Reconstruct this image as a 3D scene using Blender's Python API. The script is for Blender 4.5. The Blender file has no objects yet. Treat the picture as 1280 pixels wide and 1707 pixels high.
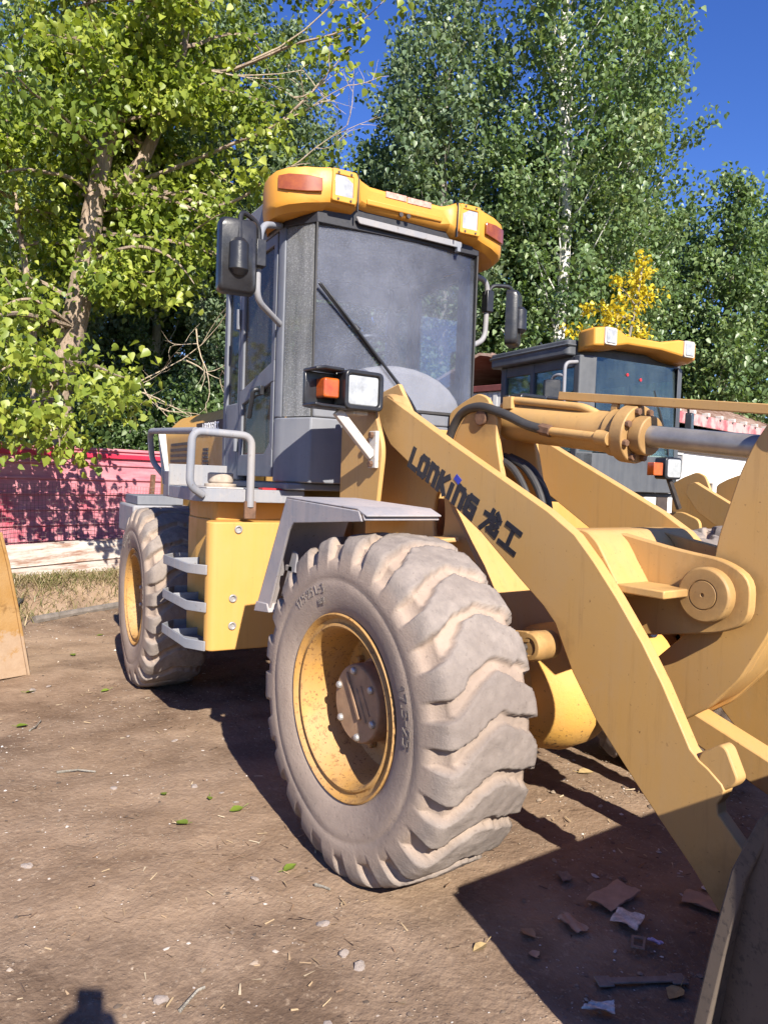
import bpy, bmesh, math, random
import numpy as np
from mathutils import Vector, Matrix
R_ = math.radians
scene = bpy.context.scene
COL = scene.collection
random.seed(7)
RNG = np.random.default_rng(11)

# ------------------------------------------------------------------ camera, sky, sun, exposure
cam_d = bpy.data.cameras.new('camera'); cam = bpy.data.objects.new('camera', cam_d); COL.objects.link(cam)
yaw, pitch, roll = 2.51819348, -0.042425651, 0.035551145
fwd = Vector((math.cos(pitch)*math.cos(yaw), math.cos(pitch)*math.sin(yaw), math.sin(pitch)))
rgt = Vector((math.sin(yaw), -math.cos(yaw), 0)); upv = rgt.cross(fwd)
r2 = rgt*math.cos(roll)+upv*math.sin(roll); u2 = -rgt*math.sin(roll)+upv*math.cos(roll)
CAMP = Vector((2.18269, -2.47612, 1.48981))
cam.matrix_world = Matrix(((r2.x,u2.x,-fwd.x,CAMP.x),(r2.y,u2.y,-fwd.y,CAMP.y),(r2.z,u2.z,-fwd.z,CAMP.z),(0,0,0,1)))
cam_d.sensor_fit = 'VERTICAL'; cam_d.sensor_height = 36.0; cam_d.lens = 1242.93*36.0/1707.0
cam_d.clip_start = 0.05; cam_d.clip_end = 3000
scene.camera = cam
SUN_EL, SUN_AZ = R_(34.3), R_(-15.0)          # azimuth measured from +X towards +Y
world = bpy.data.worlds.new('World'); scene.world = world; world.use_nodes = True
wn = world.node_tree; wn.nodes.clear()
sky = wn.nodes.new('ShaderNodeTexSky'); sky.sky_type = 'NISHITA'; sky.sun_disc = False
sky.sun_elevation = SUN_EL; sky.sun_rotation = R_(90) - SUN_AZ
sky.altitude = 0; sky.air_density = 1.0; sky.dust_density = 0.1; sky.ozone_density = 5.0
bg = wn.nodes.new('ShaderNodeBackground'); bg.inputs[1].default_value = 0.088
wo = wn.nodes.new('ShaderNodeOutputWorld')
hs = wn.nodes.new('ShaderNodeHueSaturation'); hs.inputs['Saturation'].default_value = 1.2; hs.inputs['Hue'].default_value = .52
wn.links.new(sky.outputs[0], hs.inputs['Color']); wn.links.new(hs.outputs[0], bg.inputs[0]); wn.links.new(bg.outputs[0], wo.inputs[0])
sun_d = bpy.data.lights.new('sun', 'SUN'); sun_d.energy = 5.0; sun_d.angle = R_(0.5); sun_d.color = (1.0, 0.93, 0.82)
sun = bpy.data.objects.new('sun', sun_d); COL.objects.link(sun)
sd = Vector((math.cos(SUN_EL)*math.cos(SUN_AZ), math.cos(SUN_EL)*math.sin(SUN_AZ), math.sin(SUN_EL)))
sun.rotation_euler = sd.to_track_quat('Z', 'Y').to_euler(); sun.location = sd*40
scene.view_settings.view_transform = 'Standard'; scene.view_settings.look = 'None'
scene.view_settings.exposure = 1.12; scene.view_settings.gamma = 1.0
scene.cycles.max_bounces = 8; scene.cycles.transparent_max_bounces = 24
scene.cycles.caustics_reflective = False; scene.cycles.caustics_refractive = False

# ------------------------------------------------------------------ materials
def mat_new(name):
    m = bpy.data.materials.new(name); m.use_nodes = True
    nt = m.node_tree; nt.nodes.clear()
    out = nt.nodes.new('ShaderNodeOutputMaterial')
    return m, nt, out
def N(nt, t, **kw):
    n = nt.nodes.new(t)
    for k, v in kw.items():
        if k in n.inputs.keys() if hasattr(n.inputs, 'keys') else False: n.inputs[k].default_value = v
        else: setattr(n, k, v)
    return n
def noise(nt, scale, detail=4, rough=.6, vec=None, dist=0):
    n = nt.nodes.new('ShaderNodeTexNoise'); n.inputs['Scale'].default_value = scale
    n.inputs['Detail'].default_value = detail; n.inputs['Roughness'].default_value = rough; n.inputs['Distortion'].default_value = dist
    if vec is not None: nt.links.new(vec, n.inputs['Vector'])
    return n.outputs[0]
def ramp(nt, fac, stops):
    n = nt.nodes.new('ShaderNodeValToRGB'); e = n.color_ramp.elements
    while len(e) < len(stops): e.new(.5)
    for i, (p, c) in enumerate(stops):
        e[i].position = p; e[i].color = (c, c, c, 1) if isinstance(c, (int, float)) else (*c, 1)
    nt.links.new(fac, n.inputs[0]); return n.outputs[0]
def mix(nt, fac, a, b, mode='MIX'):
    n = nt.nodes.new('ShaderNodeMix'); n.data_type = 'RGBA'; n.blend_type = mode
    for s, v in ((0, fac), (6, a), (7, b)):
        if isinstance(v, (int, float)): n.inputs[s].default_value = v if s == 0 else (v, v, v, 1)
        elif isinstance(v, tuple): n.inputs[s].default_value = (*v, 1)
        else: nt.links.new(v, n.inputs[s])
    return n.outputs[2]
def objvec(nt, scale=None):
    tc = nt.nodes.new('ShaderNodeTexCoord')
    if scale is None: return tc.outputs['Object']
    mp = nt.nodes.new('ShaderNodeMapping'); mp.inputs['Scale'].default_value = scale
    nt.links.new(tc.outputs['Object'], mp.inputs[0]); return mp.outputs[0]
def finish(nt, out, color, rough=.6, metal=0., bump=None, bstr=.3, bdist=.01, spec=.5, coat=0):
    p = nt.nodes.new('ShaderNodeBsdfPrincipled')
    for s, v in (('Base Color', color), ('Roughness', rough), ('Metallic', metal), ('Specular IOR Level', spec), ('Coat Weight', coat)):
        if isinstance(v, tuple): p.inputs[s].default_value = (*v, 1)
        elif isinstance(v, (int, float)): p.inputs[s].default_value = v
        else: nt.links.new(v, p.inputs[s])
    if bump is not None:
        b = nt.nodes.new('ShaderNodeBump'); b.inputs['Strength'].default_value = bstr; b.inputs['Distance'].default_value = bdist
        nt.links.new(bump, b.inputs['Height']); nt.links.new(b.outputs[0], p.inputs['Normal'])
    nt.links.new(p.outputs[0], out.inputs[0]); return p
MATS = {}
GREASE = [(.30, -.38, .90, .13), (.82, -.15, 1.15, .14), (-.33, -.12, 1.79, .10), (.40, 0, 1.70, .16), (1.13, -.36, .27, .2), (-.75, -.40, 1.83, .12)]
def paint(name, base, dusty, dark, rough=.42, dust=.5, spots=.68, streak=True, bumpd=.002, spec=.4, edge=.8):
    """weathered machine paint: faded patches, dust, chips and vertical streaks"""
    m, nt, out = mat_new(name); v = objvec(nt)
    c = mix(nt, ramp(nt, noise(nt, 1.6, 5, .65, v), [(.35, 0), (.7, dust)]), base, dusty)
    if streak:
        sv = objvec(nt, (14, 14, 1.1))
        c = mix(nt, ramp(nt, noise(nt, 1.2, 5, .7, sv), [(.46, 0), (.74, .36)]), c, dusty)
        c = mix(nt, ramp(nt, noise(nt, 2.1, 4, .7, sv), [(.56, 0), (.78, .24)]), c, dark)
    c = mix(nt, ramp(nt, noise(nt, 75, 3, .6, v), [(spots-.01, 0), (spots+.06, .8)]), c, dark)
    c = mix(nt, ramp(nt, noise(nt, 17, 6, .8, v), [(spots-.04, 0), (spots+.04, .6)]), c, dark)
    if name == 'yellow_paint':
        for gx_, gy_, gz_, gr_ in GREASE:
            vd = nt.nodes.new('ShaderNodeVectorMath'); vd.operation = 'DISTANCE'; nt.links.new(v, vd.inputs[0]); vd.inputs[1].default_value = (gx_, gy_, gz_)
            dm_ = nt.nodes.new('ShaderNodeMath'); dm_.operation = 'MULTIPLY_ADD'; nt.links.new(noise(nt, 14, 5, .7, v), dm_.inputs[0]); dm_.inputs[1].default_value = gr_*1.1; nt.links.new(vd.outputs['Value'], dm_.inputs[2])
            c = mix(nt, ramp(nt, dm_.outputs[0], [(gr_*.95, .55), (gr_*1.7, 0)]), c, (.12, .065, .03))
    if edge:
        bv = nt.nodes.new('ShaderNodeBevel'); bv.samples = 3; bv.inputs['Radius'].default_value = .007
        ge = nt.nodes.new('ShaderNodeNewGeometry'); dp = nt.nodes.new('ShaderNodeVectorMath'); dp.operation = 'DOT_PRODUCT'
        nt.links.new(bv.outputs[0], dp.inputs[0]); nt.links.new(ge.outputs['Normal'], dp.inputs[1])
        wr = ramp(nt, dp.outputs['Value'], [(.80, 1), (.985, 0)]); wn_ = ramp(nt, noise(nt, 11, 6, .75, v), [(.47, 0), (.60, edge)])
        c = mix(nt, mix(nt, 1., wr, wn_, 'MULTIPLY'), c, dark)
    c = mix(nt, ramp(nt, noise(nt, 7, 7, .75, v), [(.6, 0), (.75, .5)]), c, dusty)
    rg = ramp(nt, noise(nt, 9, 4, .6, v), [(.3, rough), (.75, min(1, rough+.28))])
    finish(nt, out, c, rg, 0, noise(nt, 60, 4, .6, v), .12, bumpd, spec); MATS[name] = m
def simple(name, col, rough=.6, metal=0., var=.25, nscale=12, bstr=.15, spec=.5, bd=.003):
    m, nt, out = mat_new(name); v = objvec(nt)
    c2 = tuple(max(0, x*(1-var)) for x in col); c3 = tuple(min(1, x*(1+var*.6)) for x in col)
    c = mix(nt, ramp(nt, noise(nt, nscale, 6, .65, v), [(.3, 0), (.7, 1.)]), c2, c3)
    finish(nt, out, c, ramp(nt, noise(nt, nscale*.7, 4, .6, v), [(.3, max(.05, rough-.1)), (.7, min(1, rough+.1))]), metal, noise(nt, nscale*4, 4, .6, v), bstr, bd, spec); MATS[name] = m
paint('yellow_paint', (.485, .28, .09), (.44, .285, .14), (.13, .06, .025), .45, .5, .70)
paint('rim_yellow', (.46, .235, .045), (.36, .235, .125), (.15, .07, .03), .55, .85, .60)
paint('visor_yellow', (.58, .265, .035), (.58, .30, .09), (.22, .10, .03), .36, .35, .74, False)
paint('tank_yellow', (.50, .268, .062), (.45, .28, .11), (.20, .10, .04), .42, .35, .73)
paint('grey_paint', (.118, .128, .155), (.22, .222, .235), (.09, .08, .08), .5, .65, .70)
paint('dark_cab_paint', (.055, .060, .070), (.13, .135, .14), (.05, .045, .04), .45, .5, .70)
paint('step_grey', (.185, .20, .235), (.34, .30, .265), (.12, .09, .07), .5, .65, .66)
paint('fender_grey', (.20, .21, .24), (.44, .36, .32), (.13, .10, .08), .6, .8, .66)
paint('pale_metal', (.52, .49, .46), (.42, .36, .30), (.22, .12, .07), .5, .5, .64)
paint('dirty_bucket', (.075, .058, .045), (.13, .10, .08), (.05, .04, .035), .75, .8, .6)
paint('bucket_yellow', (.44, .25, .07), (.60, .50, .40), (.20, .13, .08), .65, .9, .6)
def mat_axle():
    m, nt, out = mat_new('axle_yellow'); v = objvec(nt)
    c = mix(nt, ramp(nt, noise(nt, 3, 5, .6, v), [(.3, 0), (.7, .6)]), (.62, .33, .06), (.50, .31, .14))
    sx = nt.nodes.new('ShaderNodeSeparateXYZ'); nt.links.new(v, sx.inputs[0])
    low = ramp(nt, sx.outputs['Z'], [(.42, .56), (.80, .68)])
    md = nt.nodes.new('ShaderNodeMath'); md.operation = 'SUBTRACT'; nt.links.new(noise(nt, 55, 5, .75, v), md.inputs[0]); nt.links.new(low, md.inputs[1])
    c = mix(nt, ramp(nt, md.outputs[0], [(0, 0), (.04, .85)]), c, (.10, .06, .035))
    finish(nt, out, c, .65, 0, noise(nt, 70, 4, .7, v), .4, .004, .3); MATS['axle_yellow'] = m
mat_axle()
def mat_sandy():
    m, nt, out = mat_new('sandy_bucket'); v = objvec(nt); sx = nt.nodes.new('ShaderNodeSeparateXYZ'); nt.links.new(v, sx.inputs[0])
    c = mix(nt, ramp(nt, noise(nt, 2.2, 6, .7, v), [(.35, 0), (.65, 1)]), (.27, .135, .028), (.33, .20, .085))
    c = mix(nt, ramp(nt, noise(nt, 9, 6, .75, v), [(.55, 0), (.66, .8)]), c, (.16, .085, .03))
    md = nt.nodes.new('ShaderNodeMath'); md.operation = 'MULTIPLY_ADD'; nt.links.new(noise(nt, 3.0, 7, .7, v), md.inputs[0]); md.inputs[1].default_value = 1.3; nt.links.new(sx.outputs['Z'], md.inputs[2])
    sand = mix(nt, noise(nt, 16, 7, .7, v), (.40, .30, .215), (.27, .18, .115))
    c = mix(nt, ramp(nt, md.outputs[0], [(.92, .9), (1.14, 0)]), c, sand)
    finish(nt, out, c, .9, 0, noise(nt, 35, 6, .7, v), .5, .006, .2); MATS['sandy_bucket'] = m
mat_sandy()
simple('black_plastic', (.020, .020, .023), .34, 0, .3, 18, .2)
simple('black_rubber', (.035, .033, .032), .6, 0, .3, 14, .2)
simple('dark_steel', (.06, .05, .045), .6, .2, .4, 20, .3)
simple('chrome', (.30, .285, .275), .42, .5, .25, 10, .05)
simple('rust_steel', (.16, .085, .05), .8, .1, .5, 20, .4)
simple('bolt_steel', (.40, .38, .36), .45, .5, .4, 30, .2)
simple('hub_brown', (.34, .205, .115), .75, 0, .3, 14, .3)
simple('seat_fabric', (.03, .03, .035), .9, 0, .3, 20, .3)
simple('dash_beige', (.42, .37, .31), .85, 0, .15, 9, .15)
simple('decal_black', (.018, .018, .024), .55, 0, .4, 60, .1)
simple('decal_blue', (.030, .045, .40), .5, 0, .3, 40, .1)
simple('decal_white', (.75, .75, .75), .5, 0, .2, 30, .1)
simple('decal_red', (.65, .02, .025), .45, 0, .2, 30, .1)
simple('reflect_band', (.55, .30, .24), .5, 0, .5, 50, .1)
simple('cap_tan', (.36, .30, .24), .8, 0, .3, 20, .3)
simple('white_wall', (.78, .78, .76), .8, 0, .1, 5, .1)
simple('grey_wall', (.40, .40, .40), .8, 0, .15, 4, .1)
simple('window_dark', (.035, .04, .045), .25, 0, .2, 4, .02)
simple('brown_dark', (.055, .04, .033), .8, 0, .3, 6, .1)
simple('red_brown', (.11, .028, .026), .7, 0, .3, 8, .1)
simple('card', (.40, .27, .19), .9, 0, .2, 25, .2)
simple('paper', (.62, .58, .53), .7, 0, .5, 45, .3)
simple('gasket', (.22, .17, .14), .8, 0, .3, 40, .2)
simple('lilac_plastic', (.45, .38, .60), .5, 0, .2, 40, .1)
simple('wood_grey', (.17, .145, .125), .9, 0, .4, 14, .4)
simple('wood_dark', (.06, .055, .052), .9, 0, .4, 14, .4)
simple('stone', (.29, .24, .21), .9, 0, .35, 30, .5)
simple('wire', (.19, .13, .12), .7, .3, .3, 20, .1)
simple('skin', (.52, .32, .22), .55, 0, .1, 20, .1)
simple('cloth_dark', (.045, .05, .07), .9, 0, .3, 30, .3)
simple('hair', (.012, .010, .010), .6, 0, .3, 40, .3)
simple('phone_black', (.012, .012, .013), .25, 0, .1, 20, .02)

def mat_lens(name, tint, amb):
    m, nt, out = mat_new(name); v = objvec(nt, (1, 90, 12))
    st = nt.nodes.new('ShaderNodeTexWave'); st.inputs['Scale'].default_value = .5; nt.links.new(v, st.inputs['Vector'])
    c = mix(nt, ramp(nt, noise(nt, 18, 5, .7, objvec(nt)), [(.35, 0), (.7, 1)]), tint, amb)
    p = finish(nt, out, c, .18, 0, st.outputs['Fac'], .5, .004, .8); p.inputs['Coat Weight'].default_value = .2
    p.inputs['Coat Roughness'].default_value = .05; MATS[name] = m
mat_lens('lamp_glass', (.40, .41, .42), (.24, .245, .25)); mat_lens('amber_lens', (.50, .10, .010), (.30, .045, .008)); mat_lens('orange_lens', (.30, .078, .012), (.19, .042, .008))

def mat_glass(name, tint, dustc, dust, streak=True, gl=.10, fr=.45, spk=0.):
    """dusty glazing: mostly see-through, a film of dust, and a thin mirror sheen"""
    m, nt, out = mat_new(name); v = objvec(nt); sv = objvec(nt, (9, 9, .8))
    tr = nt.nodes.new('ShaderNodeBsdfTransparent'); tr.inputs[0].default_value = (*tint, 1)
    df = nt.nodes.new('ShaderNodeBsdfDiffuse')
    nt.links.new(mix(nt, noise(nt, 3, 4, .6, v), dustc, tuple(x*.75 for x in dustc)), df.inputs[0])
    tl = nt.nodes.new('ShaderNodeBsdfTranslucent'); tl.inputs[0].default_value = (*dustc, 1)
    dm = nt.nodes.new('ShaderNodeMixShader'); dm.inputs[0].default_value = .25
    nt.links.new(df.outputs[0], dm.inputs[1]); nt.links.new(tl.outputs[0], dm.inputs[2])
    f1 = ramp(nt, noise(nt, 2.0, 6, .7, sv if streak else v), [(.25, dust*.55), (.75, min(1, dust*1.5))])
    f2 = ramp(nt, noise(nt, 1.5, 5, .6, v), [(.32, .35), (.68, 1.25)])
    f3 = ramp(nt, noise(nt, 150, 2, .5, v), [(.50, .80), (.70, 1.5)])
    f = mix(nt, 1., mix(nt, 1., f1, f2, 'MULTIPLY'), f3, 'MULTIPLY')
    ms = nt.nodes.new('ShaderNodeMixShader'); nt.links.new(f, ms.inputs[0])
    nt.links.new(tr.outputs[0], ms.inputs[1]); nt.links.new(dm.outputs[0], ms.inputs[2])
    gs = nt.nodes.new('ShaderNodeBsdfGlossy'); gs.inputs['Roughness'].default_value = .04; gs.inputs[0].default_value = (.9, .93, 1, 1)
    lw = nt.nodes.new('ShaderNodeFresnel'); lw.inputs[0].default_value = 1.45
    mf = nt.nodes.new('ShaderNodeMath'); mf.operation = 'MULTIPLY_ADD'; mf.inputs[1].default_value = fr; mf.inputs[2].default_value = gl*.1; nt.links.new(lw.outputs[0], mf.inputs[0])
    m2 = nt.nodes.new('ShaderNodeMixShader'); nt.links.new(mf.outputs[0], m2.inputs[0])
    nt.links.new(ms.outputs[0], m2.inputs[1]); nt.links.new(gs.outputs[0], m2.inputs[2])
    nt.links.new(m2.outputs[0], out.inputs[0]); MATS[name] = m
mat_glass('dusty_glass', (.84, .87, .93), (.46, .48, .56), .20, False, .05, .12)
mat_glass('corner_glass', (.55, .57, .57), (.38, .385, .39), .62, True, .05, .15)
mat_glass('side_glass', (.50, .52, .50), (.24, .23, .21), .34, True, .05, .2)
mat_glass('door_glass', (.45, .44, .40), (.25, .225, .19), .55, True, .05, .2)
mat_glass('green_glass', (.52, .62, .61), (.24, .31, .32), .22, True, .2, .3)
mat_glass('clear_glass', (.92, .94, .94), (.3, .3, .3), .10, True, .05, .4)

def mat_tyre():
    m, nt, out = mat_new('tyre_rubber'); v = objvec(nt)
    at = nt.nodes.new('ShaderNodeAttribute'); at.attribute_name = 'dirt'
    tread = mix(nt, ramp(nt, noise(nt, 16, 6, .7, v), [(.3, 0), (.7, 1)]), (.175, .150, .136), (.28, .238, .208))
    dustc = mix(nt, ramp(nt, noise(nt, 5, 6, .65, v), [(.3, 0), (.7, 1)]), (.285, .215, .170), (.40, .312, .248))
    c = mix(nt, at.outputs['Fac'], tread, dustc)
    side = ramp(nt, noise(nt, 2.6, 4, .6, v), [(.42, 0), (.66, .55)])
    c = mix(nt, side, c, (.150, .120, .103))
    c = mix(nt, ramp(nt, noise(nt, 70, 3, .6, v), [(.62, 0), (.74, .5)]), c, (.10, .08, .07))
    b = mix(nt, .5, noise(nt, 28, 6, .7, v), noise(nt, 140, 4, .7, v))
    finish(nt, out, c, .92, 0, b, .55, .008, .15); MATS['tyre_rubber'] = m
mat_tyre()
def mat_ground():
    m, nt, out = mat_new('dirt_ground'); v = objvec(nt)
    big = noise(nt, .55, 6, .65, v, .4)
    c = mix(nt, ramp(nt, big, [(.34, 0), (.62, 1)]), (0.142, 0.092, 0.060), (0.293, 0.202, 0.134))
    c = mix(nt, ramp(nt, noise(nt, .42, 4, .6, v, .6), [(.46, 0), (.62, .8)]), c, (0.099, 0.065, 0.044))
    c = mix(nt, ramp(nt, noise(nt, 2.4, 7, .7, v), [(.40, 0), (.72, .8)]), c, (0.343, 0.246, 0.172))
    c = mix(nt, ramp(nt, noise(nt, 1.3, 5, .6, v), [(.55, 0), (.68, .65)]), c, (0.095, 0.062, 0.044))
    c = mix(nt, ramp(nt, noise(nt, 34, 5, .75, v), [(.56, 0), (.68, .5)]), c, (0.397, 0.301, 0.213))
    c = mix(nt, ramp(nt, noise(nt, 19, 5, .75, v), [(.60, 0), (.70, .55)]), c, (0.084, 0.053, 0.035))
    vo = nt.nodes.new('ShaderNodeTexVoronoi'); vo.inputs['Scale'].default_value = 48; nt.links.new(v, vo.inputs['Vector'])
    peb = ramp(nt, vo.outputs['Distance'], [(.10, 1), (.22, 0)])
    gate = ramp(nt, noise(nt, 5, 4, .6, v), [(.5, 0), (.62, 1)])
    pg = mix(nt, 1., peb, gate, 'MULTIPLY')
    c = mix(nt, pg, c, (0.351, 0.279, 0.213))
    bb = mix(nt, .5, noise(nt, 9, 7, .7, v), noise(nt, 40, 3, .6, v))
    bb = mix(nt, .35, bb, pg, 'ADD')
    finish(nt, out, c, .95, 0, bb, .7, .02, .12); MATS['dirt_ground'] = m
mat_ground()
def mat_leaf(name, a, b, c3, tr=.35):
    m, nt, out = mat_new(name)
    at = nt.nodes.new('ShaderNodeAttribute'); at.attribute_name = 'tint'
    c = ramp(nt, at.outputs['Fac'], [(0, a), (.6, b), (1, c3)])
    p = nt.nodes.new('ShaderNodeBsdfPrincipled'); nt.links.new(c, p.inputs['Base Color'])
    p.inputs['Roughness'].default_value = .42; p.inputs['Specular IOR Level'].default_value = .55
    t = nt.nodes.new('ShaderNodeBsdfTranslucent'); nt.links.new(mix(nt, 1., c, (1.5, 1.6, .7), 'MULTIPLY'), t.inputs[0])
    ms = nt.nodes.new('ShaderNodeMixShader'); ms.inputs[0].default_value = tr
    nt.links.new(p.outputs[0], ms.inputs[1]); nt.links.new(t.outputs[0], ms.inputs[2]); nt.links.new(ms.outputs[0], out.inputs[0]); MATS[name] = m
mat_leaf('leaf_near', (0.102, 0.156, 0.022), (0.192, 0.246, 0.034), (0.348, 0.384, 0.060))
mat_leaf('leaf_far', (0.088, 0.146, 0.058), (0.150, 0.221, 0.086), (0.247, 0.305, 0.130), .3)
mat_leaf('leaf_far_cool', (0.098, 0.150, 0.081), (0.156, 0.218, 0.120), (0.260, 0.312, 0.182), .3)
mat_leaf('leaf_dark', (0.056, 0.098, 0.033), (0.098, 0.152, 0.048), (0.163, 0.225, 0.069), .3)
mat_leaf('leaf_yellow', (.38, .28, .012), (.58, .45, .02), (.70, .58, .05), .3)
mat_leaf('leaf_fallen', (.16, .22, .03), (.24, .32, .05), (.30, .40, .08), .2)
mat_leaf('dry_grass', (.13, .15, .04), (.27, .20, .11), (.42, .33, .20), .2)
simple('dry_leaf', (.34, .24, .11), .8, 0, .35, 40, .3)
def mat_bark(name, a, b, d):
    m, nt, out = mat_new(name); v = objvec(nt, (6, 6, 1.6)); v0 = objvec(nt)
    c = mix(nt, ramp(nt, noise(nt, 2.2, 6, .7, v), [(.35, 0), (.65, 1)]), a, b)
    c = mix(nt, ramp(nt, noise(nt, 3.5, 6, .8, v0), [(.58, 0), (.66, .85)]), c, d)
    finish(nt, out, c, .9, 0, noise(nt, 6, 6, .75, v), .8, .03, .1); MATS[name] = m
mat_bark('bark_tan', (.22, .16, .12), (.42, .33, .25), (.10, .075, .055))
mat_bark('bark_white', (.55, .54, .50), (.72, .70, .66), (.14, .12, .10))
mat_bark('bark_grey', (.20, .18, .15), (.36, .33, .28), (.08, .07, .06))
mat_bark('twig_pale', (.40, .32, .22), (.55, .45, .34), (.22, .16, .11))
def mat_pink():
    m, nt, out = mat_new('pink_sheet'); v = objvec(nt); sv = objvec(nt, (1.2, 1.2, 6))
    c = mix(nt, ramp(nt, noise(nt, 1.4, 5, .7, sv), [(.3, 0), (.7, 1)]), (.45, .13, .165), (.55, .26, .285))
    c = mix(nt, ramp(nt, noise(nt, 1.0, 4, .6, v), [(.58, 0), (.66, .7)]), c, (.46, .06, .10))
    c = mix(nt, ramp(nt, noise(nt, 3.0, 6, .75, sv), [(.62, 0), (.75, .5)]), c, (.62, .44, .40))
    finish(nt, out, c, .6, 0, noise(nt, 20, 4, .6, v), .1, .004, .3); MATS['pink_sheet'] = m
mat_pink(); simple('red_rail', (.50, .025, .06), .5, 0, .2, 4, .1)
def mat_whiterust():
    m, nt, out = mat_new('white_rust'); v = objvec(nt); sv = objvec(nt, (1.0, 1.0, 9))
    c = mix(nt, noise(nt, 2, 4, .6, v), (.58, .53, .48), (.46, .40, .34))
    c = mix(nt, ramp(nt, noise(nt, 1.5, 7, .75, sv), [(.47, 0), (.62, .85)]), c, (.24, .11, .06))
    finish(nt, out, c, .75, 0, noise(nt, 25, 5, .7, v), .3, .004, .2); MATS['white_rust'] = m
mat_whiterust()
def mat_roof():
    m, nt, out = mat_new('rusty_roof'); v = objvec(nt); sv = objvec(nt, (3, .5, 3))
    c = mix(nt, ramp(nt, noise(nt, 1.2, 6, .7, sv), [(.38, 0), (.62, 1)]), (.44, .34, .29), (.22, .12, .08))
    finish(nt, out, c, .85, 0, noise(nt, 12, 4, .6, v), .2, .01, .2); MATS['rusty_roof'] = m
mat_roof()
def mat_eave():
    m, nt, out = mat_new('red_eave'); v = objvec(nt)
    c = mix(nt, ramp(nt, noise(nt, 2.6, 4, .6, v), [(.46, 0), (.6, 1)]), (.46, .32, .30), (.38, .10, .11))
    finish(nt, out, c, .6, 0, None); MATS['red_eave'] = m
mat_eave()

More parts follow.
